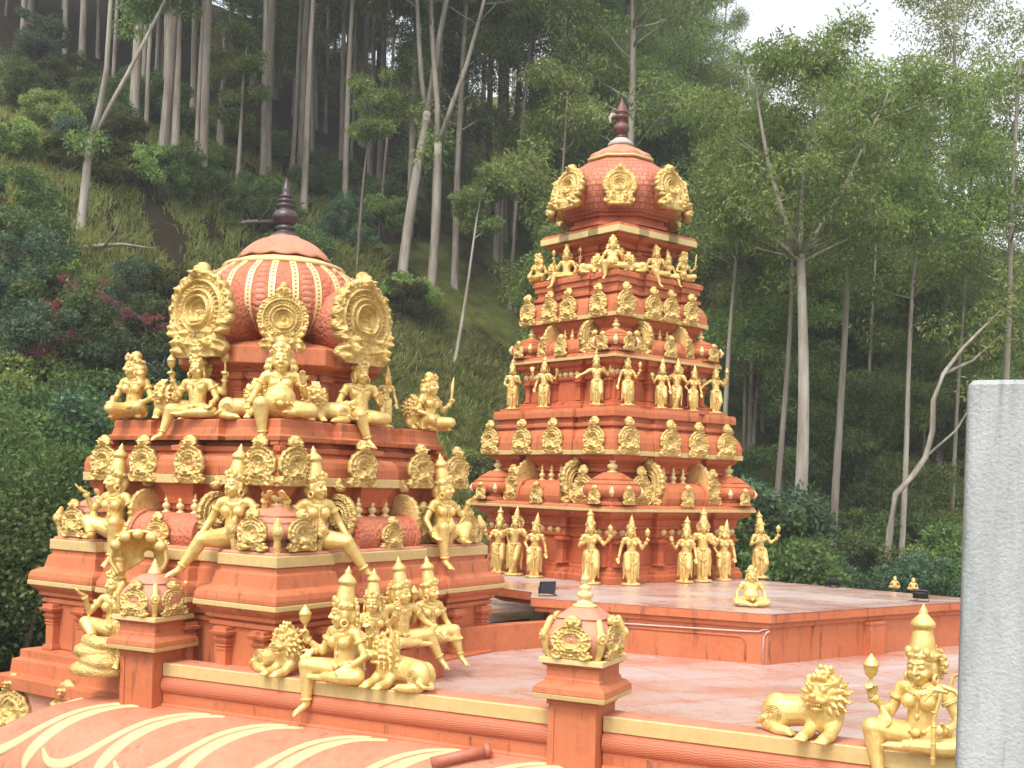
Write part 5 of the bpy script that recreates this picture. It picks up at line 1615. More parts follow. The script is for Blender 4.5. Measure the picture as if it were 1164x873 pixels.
# ================================================================ statues in their places
GPAR = 'gilded statues on the parapet'
def par_place(px, out=-.15): return on_par(px, out, .2)
place('bow_lady', par_place(1046), P_RZ + R(-10), 1.38, 'gilded four-armed lady holding a bow, seated on the parapet beside the concrete post', GPAR)
place_lion(par_place(938), P_RZ + R(-14), .60, 'gilded crouching lion on the parapet beside the lady with the bow, facing the camera', GPAR, yaw=-4, vox=.018)
place('lotus_lady', par_place(391), P_RZ + R(-8), 1.40, 'gilded lady in a tall crown with one leg dangling over the parapet between two lions', GPAR)
place_lion(par_place(327), P_RZ + R(-14), .54, 'gilded lion with open mouth lying on the parapet left of the dangling-leg lady', GPAR, yaw=6, vox=.020)
place_lion(par_place(441), P_RZ + R(-10), .56, 'gilded lion looking left, lying on the parapet right of the dangling-leg lady', GPAR, mirror=True, yaw=-48, vox=.020)
# three figures on a low box beside the shrine
bx = at_d(458, 720, 12.95); bx.z = 0
seat = tag(prism('seat_block', [bx + Matrix.Rotation(D_RZ + R(3), 3, 'Z') @ Vector(v) for v in ((-.62, -.16, 0), (.62, -.16, 0), (.62, .3, 0), (-.62, .3, 0))], .002, .40, TERRA, bevel=.01),
    'low terracotta block carrying three seated gilded figures', 'block')
GTR = 'three gilded figures seated on the low block'
for px, d_, key, H_, lab in ((424, 12.5, 'lotus_lady', 1.08, 'gilded lady holding a bud, left of the three seated on the low block'),
                           (455, 12.95, 'lounge', 1.22, 'gilded man with one arm stretched to his knee, middle of three on the low block'),
                           (487, 13.4, 'lounge_f', 1.2, 'gilded lady in a very tall crown, right of the three on the low block')):
    p = at_d(px, 700, d_); p.z = .40
    place(key, p, D_RZ + R(-22), H_, lab, GTR)
# domed shrine, upper ledge
def on_face(M_, rz, a, f, px, out, z):
    s = min(solve_s(M_, a, f, px, out, z), 2 * a - (.17 if a > 1.4 and z > 3.5 else -9))
    return M_ @ face_local(a, f, s, out, z)
GD = 'gilded figures seated round the foot of the dome'
aU = 2.08 * HD
VR = D_RZ + R(-45)          # facing the camera side corner
def dledge(key, px, f, H_, lab, turn=0, out=-.10, mirror=False, z=2.962):
    return place(key, on_face(DM, D_RZ, aU, f, px, out, z), VR + R(turn), H_, lab, GD, mirror)
def dlion(px, f, sc, lab, turn=0, mirror=False, yaw=0, out=-.2):
    return place_lion(on_face(DM, D_RZ, aU, f, px, out, 2.962), VR + R(turn), sc, lab, GD, mirror, yaw, .026)
dledge('kneeler', 152, 'L', 1.30, 'gilded curly-haired woman seated at the far left corner of the dome ledge', -25, out=-.05)
dlion(186, 'L', .50, 'gilded lion at the left end of the dome ledge behind the curly-haired woman', 0, True, -30)
dledge('four_arm', 224, 'L', 1.24, 'gilded four-armed man with one foot hanging, seated under the left big dormer of the dome', -30)
dlion(292, 'L', .48, 'gilded lion left of the pot-bellied woman on the dome ledge', -10, False, 0, out=-.30)
dledge('pot_belly', 318, 'R', 1.36, 'gilded pot-bellied curly-haired woman seated at the near corner of the dome ledge', 0, out=-.26)
dlion(357, 'R', .48, 'gilded lion right of the pot-bellied woman on the dome ledge', 10, True, 0, out=-.30)
dledge('male_seat', 408, 'R', 1.28, 'gilded man in a short crown seated under the right big dormer of the dome', 15)
dledge('st_plain', 437, 'R', .66, 'small gilded woman standing beside the seated man on the dome ledge', 10, out=-.12)
dlion(468, 'R', .46, 'gilded lion at the right end of the dome ledge beside the sword bearer', 20, True, 10)
dledge('sword_seat', 487, 'R', 1.18, 'gilded figure holding up a short sword at the far right corner of the dome ledge', 40, out=-.05)
# domed shrine, lower ledge: big leaning figures
GH = 'big gilded figures with a raised hand, seated between the roof pavilions of the domed shrine'
aL = 2.93 * HD * KH
def hledge(key, px, f, lab, turn, out=-.18, mirror=False, H_=1.42):
    return place(key, on_face(DM, D_RZ, aL, f, px, out, 1.46), VR + R(turn), H_, lab, GH, mirror)
hledge('leaner', 266, 'L', 'big gilded lady with left hand raised, leg hanging left of the near corner pavilion', -20, -.16)
hledge('leaner', 358, 'R', 'big gilded lady with her right hand raised, leg hanging right of the near corner pavilion', 20, -.16, True)
hledge('squatter', 131, 'L', 'big gilded lady with raised hand at the far left of the domed shrine', -35, -.16)
hledge('squatter', 502, 'R', 'big gilded lady with raised hand at the far right of the domed shrine', 35, -.16, True)
# serpent seat and its figure, behind the left pier
sp0 = at_d(118, 700, 13.0); sp0.z = -.02
serp = empty('serpent_seat', sp0, VR + R(-15), 'gilded coiled serpent seat with a spread hood, behind the left domed pier', 'statue')
b = PB()
for q in range(4): b.torus((.02 * (q % 2), 0, .08 + .105 * q), .24 - .015 * q, .075, (0.05 * (q % 2), .04, 1), 28, 10, 1.15, .95)
b.chain([(.05, .1, .4), (.3, .28, .6), (.5, .36, .9), (.52, .3, 1.2)], [.08, .08, .085, .10], 12)
link('coil', withmat(b.remesh('coil', .014, 1), GOLD_R), serp)
V, F = [], []
NA, NB_ = 40, 14
for i in range(NA + 1):
    a = R(-135 + 270 * i / NA)
    for j in range(NB_ + 1):
        v = j / NB_
        rr = .31 * (1 + .05 * abs(math.sin(a * 4.5)) * (1 - v)) * math.cos(v * PI / 2 * .98) ** .45
        V.append((rr * math.sin(a), -.26 + .34 * v, rr * .92 * math.cos(a)))
for i in range(NA):
    for j in range(NB_): F.append((i * (NB_ + 1) + j, i * (NB_ + 1) + j + 1, (i + 1) * (NB_ + 1) + j + 1, (i + 1) * (NB_ + 1) + j))
me = bpy.data.meshes.new('hood'); me.from_pydata(V, [], F)
hd_ = link('hood', withmat(me, GOLD), serp)
sm = hd_.modifiers.new('s', 'SOLIDIFY'); sm.thickness = .035; sm.offset = 0
for p in me.polygons: p.use_smooth = True
hp = at_d(163, 632, 13.1)
hd_.location = Matrix.Rotation(-serp.rotation_euler.z, 3, 'Z') @ (hp - sp0) + Vector((0, .1, 0))
b = PB()
for q in range(5):
    a = R(-60 + 30 * q); b.ell((.30 * math.sin(a), -.27, .26 * math.cos(a)), (.07, .05, .06), 10, 7)
link('serpent_head', withmat(b.mesh('heads'), GOLD), hd_)
place('squatter', sp0 + Vector((.10, .08, .40)), VR + R(-18), 1.25, 'gilded figure with bent knees seated on the coiled serpent, partly behind the left pier')
for px, z in ((15, -1.06), (77, -1.02)):
    a = 3.45 * HD * KH
    s = solve_s(DM, a, 'L', px, .03, z + .4)
    q = link('arched_plaque', KU[0], shrine); q.location = face_local(a, 'L', s, .004, z); q.rotation_euler = (0, 0, FROT['L']); q.scale = (1.35, 1.3, 1.42)
# tall tower
TV = T_RZ + R(-45)
GT = 'gilded statues standing round the foot of the tall tower'
a0 = 2.38 * HD
for px, f, key, H_, turn, out, lab in (
    (566, 'L', 'st_up', .93, -5, .22, 'gilded woman leftmost at the foot of the tall tower, half hidden by the domed shrine'),
    (584, 'L', 'st_flute', .98, -5, .22, 'gilded man with hands at his chest, second from left at the tower foot'),
    (607, 'L', 'st_plain', .90, -8, .20, 'gilded woman with one arm hanging, third from the left at the foot of the tower'),
    (671, 'L', 'st_mace', .97, 0, .16, 'gilded woman holding up a bud, left of the near corner column of the tower'),
    (717, 'R', 'st_down', .93, 10, .16, 'gilded woman with one palm raised, right of the near corner column of the tower'),
    (778, 'R', 'st_up', .88, -15, .20, 'gilded woman, left of the group of three on the right side of the tower foot'),
    (798, 'R', 'st_four', 1.0, 0, .22, 'taller gilded four-armed man, middle of three at the right of the tower foot'),
    (822, 'R', 'st_plain', .86, -10, .20, 'gilded woman with an arm on her hip, right of the three at the tower foot'),
    (863, 'R', 'st_mace', .96, 20, .14, 'gilded woman holding out a bud, alone at the right corner of the tower foot')):
    place(key, on_face(TM, T_RZ, a0, f, px, out, SLAB + .004), TV + R(turn), H_, lab, GT)
GT1 = 'gilded statues standing on the middle ledge of the tall tower'
a1 = 2.06 * HD
def ledge_block(p, w): 
    b = PB(); b.box((0, 0, .02), (w, .13, .028))
    return b
for px, f, key, H_, turn, out, lab in (
    (569, 'L', 'st_chest', .70, -10, -.12, 'gilded man at the far left corner of the middle tower ledge'),
    (618, 'L', 'st_four', .68, -10, -.10, 'gilded four-armed man left of the near corner on the middle tower ledge, above a plaque'),
    (678, 'L', 'st_dance', .70, 0, -.12, 'gilded man with many arms just left of the near corner on the middle tower ledge'),
    (713, 'R', 'st_down', .68, 10, -.12, 'gilded woman with one arm hanging, right of the middle ledge\'s near corner on the tower'),
    (751, 'R', 'st_up', .64, 0, -.10, 'gilded woman, left of the three on the right face of the middle tower ledge'),
    (768, 'R', 'st_flute', .68, 0, -.08, 'gilded man, middle of the three on the right face of the middle tower ledge'),
    (787, 'R', 'st_plain', .62, 5, -.10, 'gilded woman, right of the three on the right face of the middle tower ledge'),
    (813, 'R', 'st_dance', .68, 25, -.12, 'gilded man with arms flung wide at the far right corner of the middle tower ledge')):
    q_ = on_face(TM, T_RZ, a1, f, px, out, 3.582)
    b = PB(); b.box((0, 0, .022), (.19, .13, .022)); bb = link('statue_block', withmat(b.mesh('blk', False), TERRA), tower)
    bb.location = TM.inverted() @ q_; bb.rotation_euler = (0, 0, FROT[f])
    place(key, q_ + Vector((0, 0, .042)), TV + R(turn), H_ * 1.08, lab, GT1)
GT2 = 'gilded figures seated on the top ledge of the tall tower'
a2_ = 1.5 * HD
def tl(key, px, f, H_, lab, turn=0, out=-.14, mirror=False):
    return place(key, on_face(TM, T_RZ, a2_, f, px, out, 5.952), TV + R(turn), H_, lab, GT2, mirror)
tl('kneeler', 612, 'L', .82, 'gilded curly-haired figure at the far left of the top tower ledge', -20, -.05)
place_lion(on_face(TM, T_RZ, a2_, 'L', 628, -.14, 5.952), TV + R(-10), .32, 'gilded lion at the left of the top tower ledge', GT2, True, -30, .026)
tl('four_arm', 644, 'L', .84, 'gilded four-armed seated man left of the near corner on the top tower ledge', -20)
place_lion(on_face(TM, T_RZ, a2_, 'L', 679, -.14, 5.952), TV, .34, 'gilded lion left of the pot-bellied figure on the top tower ledge', GT2, False, 0, .026)
tl('pot_belly', 696, 'R', .84, 'gilded pot-bellied figure with one leg hanging at the near corner of the top tower ledge', 0, -.17)
place_lion(on_face(TM, T_RZ, a2_, 'R', 714, -.14, 5.952), TV, .34, 'gilded lion right of the pot-bellied figure on the top tower ledge', GT2, True, 0, .026)
tl('male_seat', 745, 'R', .86, 'gilded crowned man seated right of the near corner on the top tower ledge', 15)
tl('lounge_f', 759, 'R', .66, 'small gilded lady beside the crowned man on the top tower ledge', 15, -.12)
tl('sword_seat', 776, 'R', .82, 'gilded figure with a short sword at the far right of the top tower ledge', 40, -.05)
# on the platform
p = at_z(853, 689, SLAB); p.z = SLAB
place('squat_fat', p, math.atan2(-p.y, -p.x) + PI / 2 + R(10), .82, 'small gilded fat man sitting cross-legged at the near corner of the platform')
for px, py, lab in ((1017, 669, 'tiny gilded seated figure at the far edge of the platform, left of a pair'), (1038, 671, 'tiny gilded seated figure at the far edge of the platform, right of a pair')):
    p = at_z(px, py, SLAB); p.z = SLAB + .004
    place('squat_fat', p, R(170), .30, lab, 'pair of tiny gilded figures')
# ================================================================ trees, bushes, grass
def bark_mat(name, pale, mid, dark, amt):
    mt, nt, N, L, B = newmat(name)
    tc = N.new('ShaderNodeTexCoord').outputs['Object']
    n = noise_n(nt, 2.2, 6, .65, vmul(nt, tc, (1.5, 1.5, .22)))
    f = noise_n(nt, 7.0, 4, .6, vmul(nt, tc, (2, 2, .3)))
    c = ramp(nt, n.outputs[0], [(.30, dark), (.30 + amt, mid), (.66, pale)]).outputs[0]
    c = mix(nt, math_n(nt, 'MULTIPLY', f.outputs[0], .5), c, mid)
    oi = N.new('ShaderNodeObjectInfo')
    c = mix(nt, math_n(nt, 'MULTIPLY', oi.outputs['Random'], .45), c, dark)
    L.new(c, B.inputs['Base Color']); B.inputs['Roughness'].default_value = .85
    bump(nt, B, f.outputs[0], .4, .04)
    return mt
BARK = bark_mat('pale_gum_bark', (.50, .47, .41), (.30, .26, .21), (.10, .07, .05), .18)
BARK_D = bark_mat('brown_bark', (.24, .20, .16), (.14, .11, .085), (.05, .035, .028), .2)

def leaf_mat(name, c0, c1, c2, trans=.5):
    mt, nt, N, L, B = newmat(name)
    g = geo_n = N.new('ShaderNodeNewGeometry')
    oi = N.new('ShaderNodeObjectInfo')
    P = g.outputs['Position']
    n = noise_n(nt, .45, 3, .6, P)
    k = math_n(nt, 'ADD', math_n(nt, 'MULTIPLY', g.outputs['Random Per Island'], .45), math_n(nt, 'MULTIPLY', n.outputs[0], .55))
    c = ramp(nt, k, [(.28, c0), (.5, c1), (.74, c2)]).outputs[0]
    hsv = N.new('ShaderNodeHueSaturation')
    L.new(c, hsv.inputs['Color'])
    L.new(math_n(nt, 'ADD', .475, math_n(nt, 'MULTIPLY', oi.outputs['Random'], .045)), hsv.inputs['Hue'])
    L.new(math_n(nt, 'ADD', .7, math_n(nt, 'MULTIPLY', oi.outputs['Random'], .6)), hsv.inputs['Value'])
    L.new(hsv.outputs[0], B.inputs['Base Color'])
    B.inputs['Roughness'].default_value = .5
    B.inputs['Specular IOR Level'].default_value = .3
    tr = N.new('ShaderNodeBsdfTranslucent'); L.new(hsv.outputs[0], tr.inputs['Color'])
    ms = N.new('ShaderNodeMixShader'); ms.inputs[0].default_value = trans
    L.new(B.outputs[0], ms.inputs[1]); L.new(tr.outputs[0], ms.inputs[2])
    L.new(ms.outputs[0], N['Material Output'].inputs['Surface'])
    return mt
LEAF_G = leaf_mat('gum_leaf', (.09, .135, .032), (.19, .275, .065), (.33, .41, .12))
LEAF_Y = leaf_mat('gum_leaf_light', (.12, .165, .036), (.25, .32, .075), (.38, .43, .15))
LEAF_D = leaf_mat('dark_bush_leaf', (.05, .085, .024), (.10, .17, .046), (.19, .27, .085))
LEAF_B = leaf_mat('bluish_bush_leaf', (.042, .08, .045), (.095, .17, .088), (.19, .28, .155))
LEAF_O = leaf_mat('olive_bush_leaf', (.03, .036, .008), (.08, .085, .016), (.16, .15, .03))
BLOOM = leaf_mat('pink_bloom', (.20, .05, .05), (.33, .09, .10), (.45, .17, .17))
GRASS = leaf_mat('grass_blade', (.16, .20, .05), (.32, .36, .10), (.48, .44, .19), .5)

def leaves_mesh(name, C, rad, per, L, Wd, rng, flat=.6, droop=.5):
    """diamond leaves scattered through clumps C (k,3) with radii rad (k,)"""
    k = len(C)
    n = k * per
    c = np.repeat(np.asarray(C), per, 0); r = np.repeat(np.asarray(rad), per)
    d = rng.normal(size=(n, 3)); d /= np.linalg.norm(d, axis=1)[:, None]
    u = rng.uniform(.25, 1, n) ** .6
    p = c + d * (u * r)[:, None] * np.array([1, 1, flat])
    ax = rng.normal(size=(n, 3)); ax[:, 2] -= droop * 1.6; ax += d * .7; ax /= np.linalg.norm(ax, axis=1)[:, None]
    o = rng.normal(size=(n, 3)); sd_ = np.cross(ax, o); sd_ /= np.linalg.norm(sd_, axis=1)[:, None]
    ll = (L * rng.uniform(.65, 1.3, n))[:, None]; ww = (Wd * rng.uniform(.7, 1.3, n))[:, None]
    V = np.stack([p, p + ax * ll * .45 + sd_ * ww, p + ax * ll, p + ax * ll * .45 - sd_ * ww], 1).reshape(-1, 3)
    me = bpy.data.meshes.new(name)
    me.vertices.add(4 * n); me.vertices.foreach_set('co', V.ravel())
    me.loops.add(4 * n); me.loops.foreach_set('vertex_index', np.arange(4 * n, dtype=np.int32))
    me.polygons.add(n); me.polygons.foreach_set('loop_start', np.arange(0, 4 * n, 4, dtype=np.int32))
    me.update(calc_edges=True)
    return me

def gum(seed, H, cs=.5, spread=.16, nl=13, fork=None, lean=(0, 0), leafL=.36, per=105, rb=None, mat=LEAF_G, bark=BARK, wob=.012, clr=1.0):
    """tall gum tree: returns trunk and crown meshes (base at the origin)"""
    rng = np.random.RandomState(seed); rd = random.Random(seed)
    rb = rb or H * .0105
    b = PB()
    def path(p0, d0, L, n, curve=.3, up=.25, wobble=.12):
        pts = [Vector(p0)]; d = Vector(d0).normalized()
        for i in range(n):
            d = (d + Vector((rd.gauss(0, wobble), rd.gauss(0, wobble), up * .3))).normalized()
            pts.append(pts[-1] + d * (L / n))
        return pts
    C, RR = [], []
    stems = []
    n = 12
    pts = [Vector((0, 0, -.6))]
    ph1, ph2 = rd.uniform(0, 6), rd.uniform(0, 6)
    top = H * (fork[0] if fork else .93)
    for i in range(n + 1):
        z = top * i / n
        pts.append(Vector((lean[0] * z + wob * H * math.sin(z / H * 5 + ph1) * (i / n), lean[1] * z + wob * H * math.sin(z / H * 4 + ph2) * (i / n), z)))
    rads = [rb * 1.5] + [rb * (1.25 if i == 0 else 1) * (1 - .72 * (i / n) * (top / H)) for i in range(n + 1)]
    b.tube(pts, rads, 9)
    stems.append((pts, rads))
    if fork:
        for q, (fx, fy) in enumerate(fork[1]):
            d0 = Vector((fx, fy, 1))
            pp = path(pts[-1] - Vector((0, 0, .15)), d0, H * (1 - fork[0]) * .95, 8, up=.5, wobble=.07)
            rr = [rads[-1] * (.82 if q == 0 else .68) * (1 - .8 * i / 8) for i in range(9)]
            b.tube(pp, rr, 8); stems.append((pp, rr))
    for si, (pp, rr) in enumerate(stems):
        m = nl if si == 0 else max(5, nl // 2)
        for i in range(m):
            f = rd.uniform(0, 1)
            zmin = cs * H
            cand = [(j, p) for j, p in enumerate(pp) if p.z > zmin and j > 0]
            if not cand: continue
            j, p = rd.choice(cand)
            j0 = max(j - 1, 0)
            p = pp[j0].lerp(pp[j], f)
            if p.z < zmin: continue
            rel = (p.z - zmin) / (H - zmin + .01)
            a = rd.uniform(0, 2 * PI); el = rd.uniform(.25, .85)
            L = H * spread * rd.uniform(.7, 1.2) * (1.15 - .55 * rel)
            lp = path(p, (math.cos(a), math.sin(a), el), L, 5, up=.18, wobble=.16)
            r0 = max(rr[min(j, len(rr) - 1)] * .42, .025)
            b.tube(lp, [r0 * (1 - .8 * t / 5) for t in range(6)], 5)
            C.append(lp[-1]); RR.append(rd.uniform(.75, 1.25))
            for q in range(rd.randint(2, 4)):
                t = rd.randint(2, 4)
                a2 = a + rd.uniform(-1.3, 1.3)
                sp = path(lp[t], (math.cos(a2), math.sin(a2), rd.uniform(.1, .9)), L * rd.uniform(.3, .6), 3, up=.15, wobble=.2)
                b.tube(sp, [r0 * .45, r0 * .36, r0 * .25, r0 * .1], 4)
                C.append(sp[-1]); RR.append(rd.uniform(.6, 1.15))
                if rd.random() < .6: C.append(sp[1] + Vector((rd.gauss(0, .4), rd.gauss(0, .4), rd.gauss(0, .3)))); RR.append(rd.uniform(.5, .9))
    for pp, rr in stems:
        C.append(pp[-1]); RR.append(1.0)
        C.append(pp[-2] + Vector((rd.gauss(0, .5), rd.gauss(0, .5), 0))); RR.append(.9)
    C = np.array([tuple(c) for c in C]); RR = np.array(RR) * clr * (H / 24) ** .5
    tm = b.mesh('trunk'); tm.materials.append(bark)
    lm = leaves_mesh('crown', C, RR, per, leafL, leafL * .15, rng); lm.materials.append(mat)
    return tm, lm

def tree(name, meshes, loc, rz, s, label, group=None, sz=None):
    root = empty(name, loc, rz, label, 'tree', group)
    root.scale = (s, s, sz or s)
    link('trunk', meshes[0], root); link('crown', meshes[1], root)
    return root

def top_height(p, py):
    """height that a tree at p needs to reach image row py"""
    hy = HY + (p.x / p.y) * FOC * math.tan(ROLL)
    return EYE + (hy - py) * p.y / FOC - p.z

random.seed(5)
rr_ = random.Random(11)
# --- the trees one can tell apart, placed where their feet stand on the slope
HERO = [
    # px, py(base), py(top), seed, crown start, fork, lean, radius, label
    (92, 262, -210, 1, .52, (.22, ((.30, 0), (.52, .1))), (.03, 0), .20, 'white gum forking low into two leaning stems, at the left edge of the wood'),
    (152, 150, -330, 2, .56, None, (.015, 0), .30, 'thick white gum trunk behind the forked one at the left'),
    (184, 222, -260, 3, .58, None, (.06, 0), .16, 'thin brown tree leaning right at the left side of the wood'),
    (183, 176, -330, 4, .60, None, (.045, 0), .17, 'slim white gum leaning right behind the brown leaning tree'),
    (165, 192, -200, 5, .55, None, (.02, 0), .13, 'slender grey gum between two white trunks at the upper left'),
    (250, 184, 20, 6, .50, None, (.0, 0), .24, 'short thick pale gum with a round low crown, left of the dome finial'),
    (268, 226, 30, 7, .45, None, (.05, 0), .13, 'short thin gum in front of the thick pale one, left of the dome finial'),
    (297, 190, -250, 8, .58, None, (.03, 0), .14, 'slim gum just left of the dome finial'),
    (331, 205, -300, 9, .58, None, (.045, 0), .15, 'slim white gum rising straight behind the dome finial'),
    (345, 240, -280, 10, .60, None, (.03, 0), .19, 'tall bright white gum right of the dome finial'),
    (386, 212, -260, 12, .50, (.45, ((.18, 0), (-.12, .1))), (.03, 0), .18, 'grey gum forking halfway, right of the dome'),
    (398, 205, -240, 13, .6, None, (.02, 0), .12, 'thin gum close beside the forking grey one'),
    (430, 275, -180, 14, .55, None, (.05, 0), .10, 'thin dark stemmed sapling left of the big white gum'),
    (455, 335, -250, 15, .55, (.36, ((.16, 0), (-.22, .05))), (.085, 0), .30, 'big white gum with a side fork, between the dome and the tower'),
    (487, 357, -230, 16, .52, (.33, ((.02, 0), (.34, 0))), (.055, 0), .27, 'big pale gum dividing into a wide fork, nearest left of the tower'),
    (405, 310, 90, 17, .6, None, (.06, .0), .09, 'small crooked sapling on the grass right of the dome'),
    (516, 418, 190, 18, .55, None, (.14, 0), .10, 'small leaning gum on the grassy slope left of the tower'),
    (580, 350, -120, 19, .55, None, (.04, 0), .12, 'slim gum directly left of the tower dome'),
    (616, 240, -160, 20, .6, None, (.03, 0), .13, 'thin pale pole of a gum rising behind the tower shoulder'),
    (905, 622, 40, 21, .60, (.62, ((-.5, 0), (.6, .1), (.1, .2))), (.008, 0), .30, 'straight grey gum with wide spreading limbs, right of the tower'),
    (880, 600, 150, 22, .62, None, (.035, 0), .17, 'curving grey gum close left of the spreading one'),
    (945, 642, 60, 23, .55, None, (.02, 0), .20, 'upright grey gum with dark foot, right of the spreading one'),
    (1066, 645, -60, 24, .62, None, (.0, 0), .21, 'very tall straight tree with a thin ragged top, near the concrete post'),
    (1022, 648, 80, 25, .55, None, (.035, 0), .14, 'slim grey gum right of the bent white one'),
    (985, 630, 90, 26, .55, None, (-.01, 0), .12, 'thin gum in the shade left of the bent white one'),
    (1080, 640, 100, 27, .5, None, (.02, 0), .12, 'thin gum just left of the concrete post'),
    (1130, 640, 20, 28, .5, None, (.03, 0), .2, 'gum standing behind the concrete post'),
    (820, 560, 120, 29, .55, None, (.03, 0), .15, 'grey gum right behind the tower corner'),
    (850, 560, 130, 30, .58, None, (.02, 0), .14, 'slim gum between the tower and the curving grey one'),
]
HG = 'gums one can tell apart at the edge of the wood'
for px, py, pt_, seed, cs, fork, lean, rb, lab in HERO:
    p = at_ground(px, py, 26 if px < 700 else 30)
    if px > 800:      # flat ground behind the platform
        d_ = {905: 36, 880: 42, 945: 40, 1066: 47, 1022: 39, 985: 48, 1080: 44, 1130: 40, 820: 44, 850: 50}[px]
        q = at_d(px, py, d_); p = Vector((q.x, q.y, gz(q.x, q.y)))
    H_ = max(top_height(p, pt_), 5)
    hr = random.Random(seed)
    ms = gum(seed, H_, cs, (.13 if px < 700 else .15), 20 if H_ > 10 else 7, fork, lean, ((.22 if px < 700 else .19) if H_ > 10 else .17), (200 if px < 700 else 125), rb * .8, LEAF_G if hr.random() < .6 else LEAF_Y, BARK if seed not in (3, 14, 17) else BARK_D, .012, .95)
    tree('gum_tree', ms, p, 0, 1, lab, HG)
# bent white tree
b = PB()
p = at_d(1008, 646, 37); p.z = gz(p.x, p.y)
bp = [p + Vector((0, 0, -.5))] + [at_d(x, y, 37 + .0 * i) for i, (x, y) in enumerate(((1008, 640), (1012, 600), (1018, 562), (1038, 540), (1052, 520), (1060, 490), (1061, 455), (1072, 425), (1095, 395), (1118, 372), (1140, 350)))]
bp = [q - p for q in bp]
b.tube(bp, [.12, .115, .11, .105, .10, .095, .09, .085, .07, .055, .04, .02], 9)
lm_ = [bp[8], bp[8] + Vector((1.1, .4, .5)), bp[8] + Vector((2.1, .6, 1.4))]; b.tube(lm_, [.07, .05, .02], 6)
lm2 = [bp[5], bp[5] + Vector((.9, -.2, .9)), bp[5] + Vector((1.6, -.3, 2.2))]; b.tube(lm2, [.05, .035, .015], 6)
C = [bp[-1], bp[-2] + Vector((.3, .2, .5)), lm_[-1], lm_[1] + Vector((0, 0, .4)), lm2[-1], bp[-1] + Vector((.8, .3, .6)), bp[-1] + Vector((.2, -.5, 1.1)), bp[9] + Vector((-.8, .3, .7))]
tm = b.mesh('trunk'); tm.materials.append(BARK)
lm = leaves_mesh('crown', np.array([tuple(c) for c in C]), np.full(len(C), .8), 170, .19, .03, np.random.RandomState(3)); lm.materials.append(LEAF_Y)
tree('gum_tree', (tm, lm), p, 0, 1, 'white trunk bent sharply to the right, standing alone left of the concrete post', HG)

# --- the mass of the wood: individual trees from a few kinds
VAR = [gum(100 + i, 24, (.30, .42, .26, .36, .30, .40)[i], (.13, .12, .15, .13, .14, .12)[i], 26, None, (rr_.uniform(-.03, .03), 0), .21, 140, .19, (LEAF_G, LEAF_Y, LEAF_G, LEAF_G, LEAF_Y, LEAF_G)[i], BARK if i != 2 else BARK_D, .012, 1.0) for i in range(6)]
VTALL = [gum(150 + i, 25, (.60, .66, .56)[i], .11, 18, None, (rr_.uniform(-.02, .04), 0), .22, 170, (.13, .17, .12)[i], (LEAF_G, LEAF_Y, LEAF_G)[i], BARK, .008, 1.0) for i in range(3)]
VLOW = [gum(200 + i, 12, (.14, .22, .10)[i], .20, 24, None, (rr_.uniform(-.05, .05), 0), .19, 180, .1, (LEAF_Y, LEAF_G, LEAF_G)[i], BARK if i == 0 else BARK_D, .02, 1.25) for i in range(3)]
ZL = (('gum tree in the close rows high on the dark slope, upper left', 'trees high on the slope'), ('gum tree in the green wall of trees behind the tall tower', 'trees behind the tower'), ('gum tree in the hazy far wood at the right', 'trees of the far wood at the right'))
SL = (('low leafy tree under the tall gums on the left slope', 'low trees on the left slope'), ('low leafy tree in front of the wood behind the tall tower', 'low trees behind the tower'), ('low leafy tree in the wood behind the platform at the right', 'low trees at the right'))
taken = []
def zone(px): return 0 if px < 480 else (1 if px < 820 else 2)
cnt = 0
for row, (d0, sp) in enumerate(((50, 4.0), (55, 3.9), (61, 4.0), (68, 4.2), (76, 4.6), (86, 5.4), (98, 6.4))):
    xl, xr = -.56 * d0, .56 * d0
    n = int((xr - xl) / sp)
    for i in range(n):
        x = xl + (i + .5) * sp + rr_.uniform(-.4, .4) * sp; y = d0 + rr_.uniform(-.45, .45) * (5 + row)
        px = proj((x, y, 2))[0]
        if px < 560 and row == 0 and rr_.random() < .45: continue
        if px > 800 and row < 2 and rr_.random() < .25: continue
        if px > 820 and row >= 3 and rr_.random() < .5: continue
        z_ = zone(px)
        s = rr_.uniform(.85, 1.2) * (1.0 if z_ < 2 else (.86 if row < 4 else .8)) * (1.1 if z_ == 0 else 1)
        if px > 790: s *= rr_.uniform(.60, .80)
        tree('gum_tree', (VTALL[rr_.randrange(3)] if (px < 570 and row < 5 and rr_.random() < .5) else VAR[rr_.randrange(6)]), (x, y, gz(x, y) - .1), rr_.uniform(0, 6.28), s, ZL[z_][0], ZL[z_][1], s * rr_.uniform(.92, 1.1))
        cnt += 1
for i in range(24):
    px = rr_.uniform(60, 610); d_ = rr_.uniform(47, 72)
    q = at_d(px, 500, d_)
    s = rr_.uniform(.85, 1.15)
    tree('gum_tree', VTALL[rr_.randrange(3)], (q.x, q.y, gz(q.x, q.y) - .1), rr_.uniform(0, 6.28), s, ZL[0][0] if px < 480 else ZL[1][0], ZL[0][1] if px < 480 else ZL[1][1], s * 1.05)
for i in range(84):
    x, y = 0, 0
    px = rr_.uniform(-20, 1190) if i < 46 else rr_.uniform(640, 1190)
    d_ = rr_.uniform(44, 70)
    q = at_d(px, 500, d_)
    z_ = zone(px)
    if px < 560:
        if rr_.random() < .2: continue
        d_ = rr_.uniform(56, 84); q = at_d(px, 500, d_)
    s = rr_.uniform(.7, 1.25)
    tree('low_tree', VLOW[rr_.randrange(3)], (q.x, q.y, gz(q.x, q.y) - .1), rr_.uniform(0, 6.28), s, SL[z_][0], SL[z_][1])

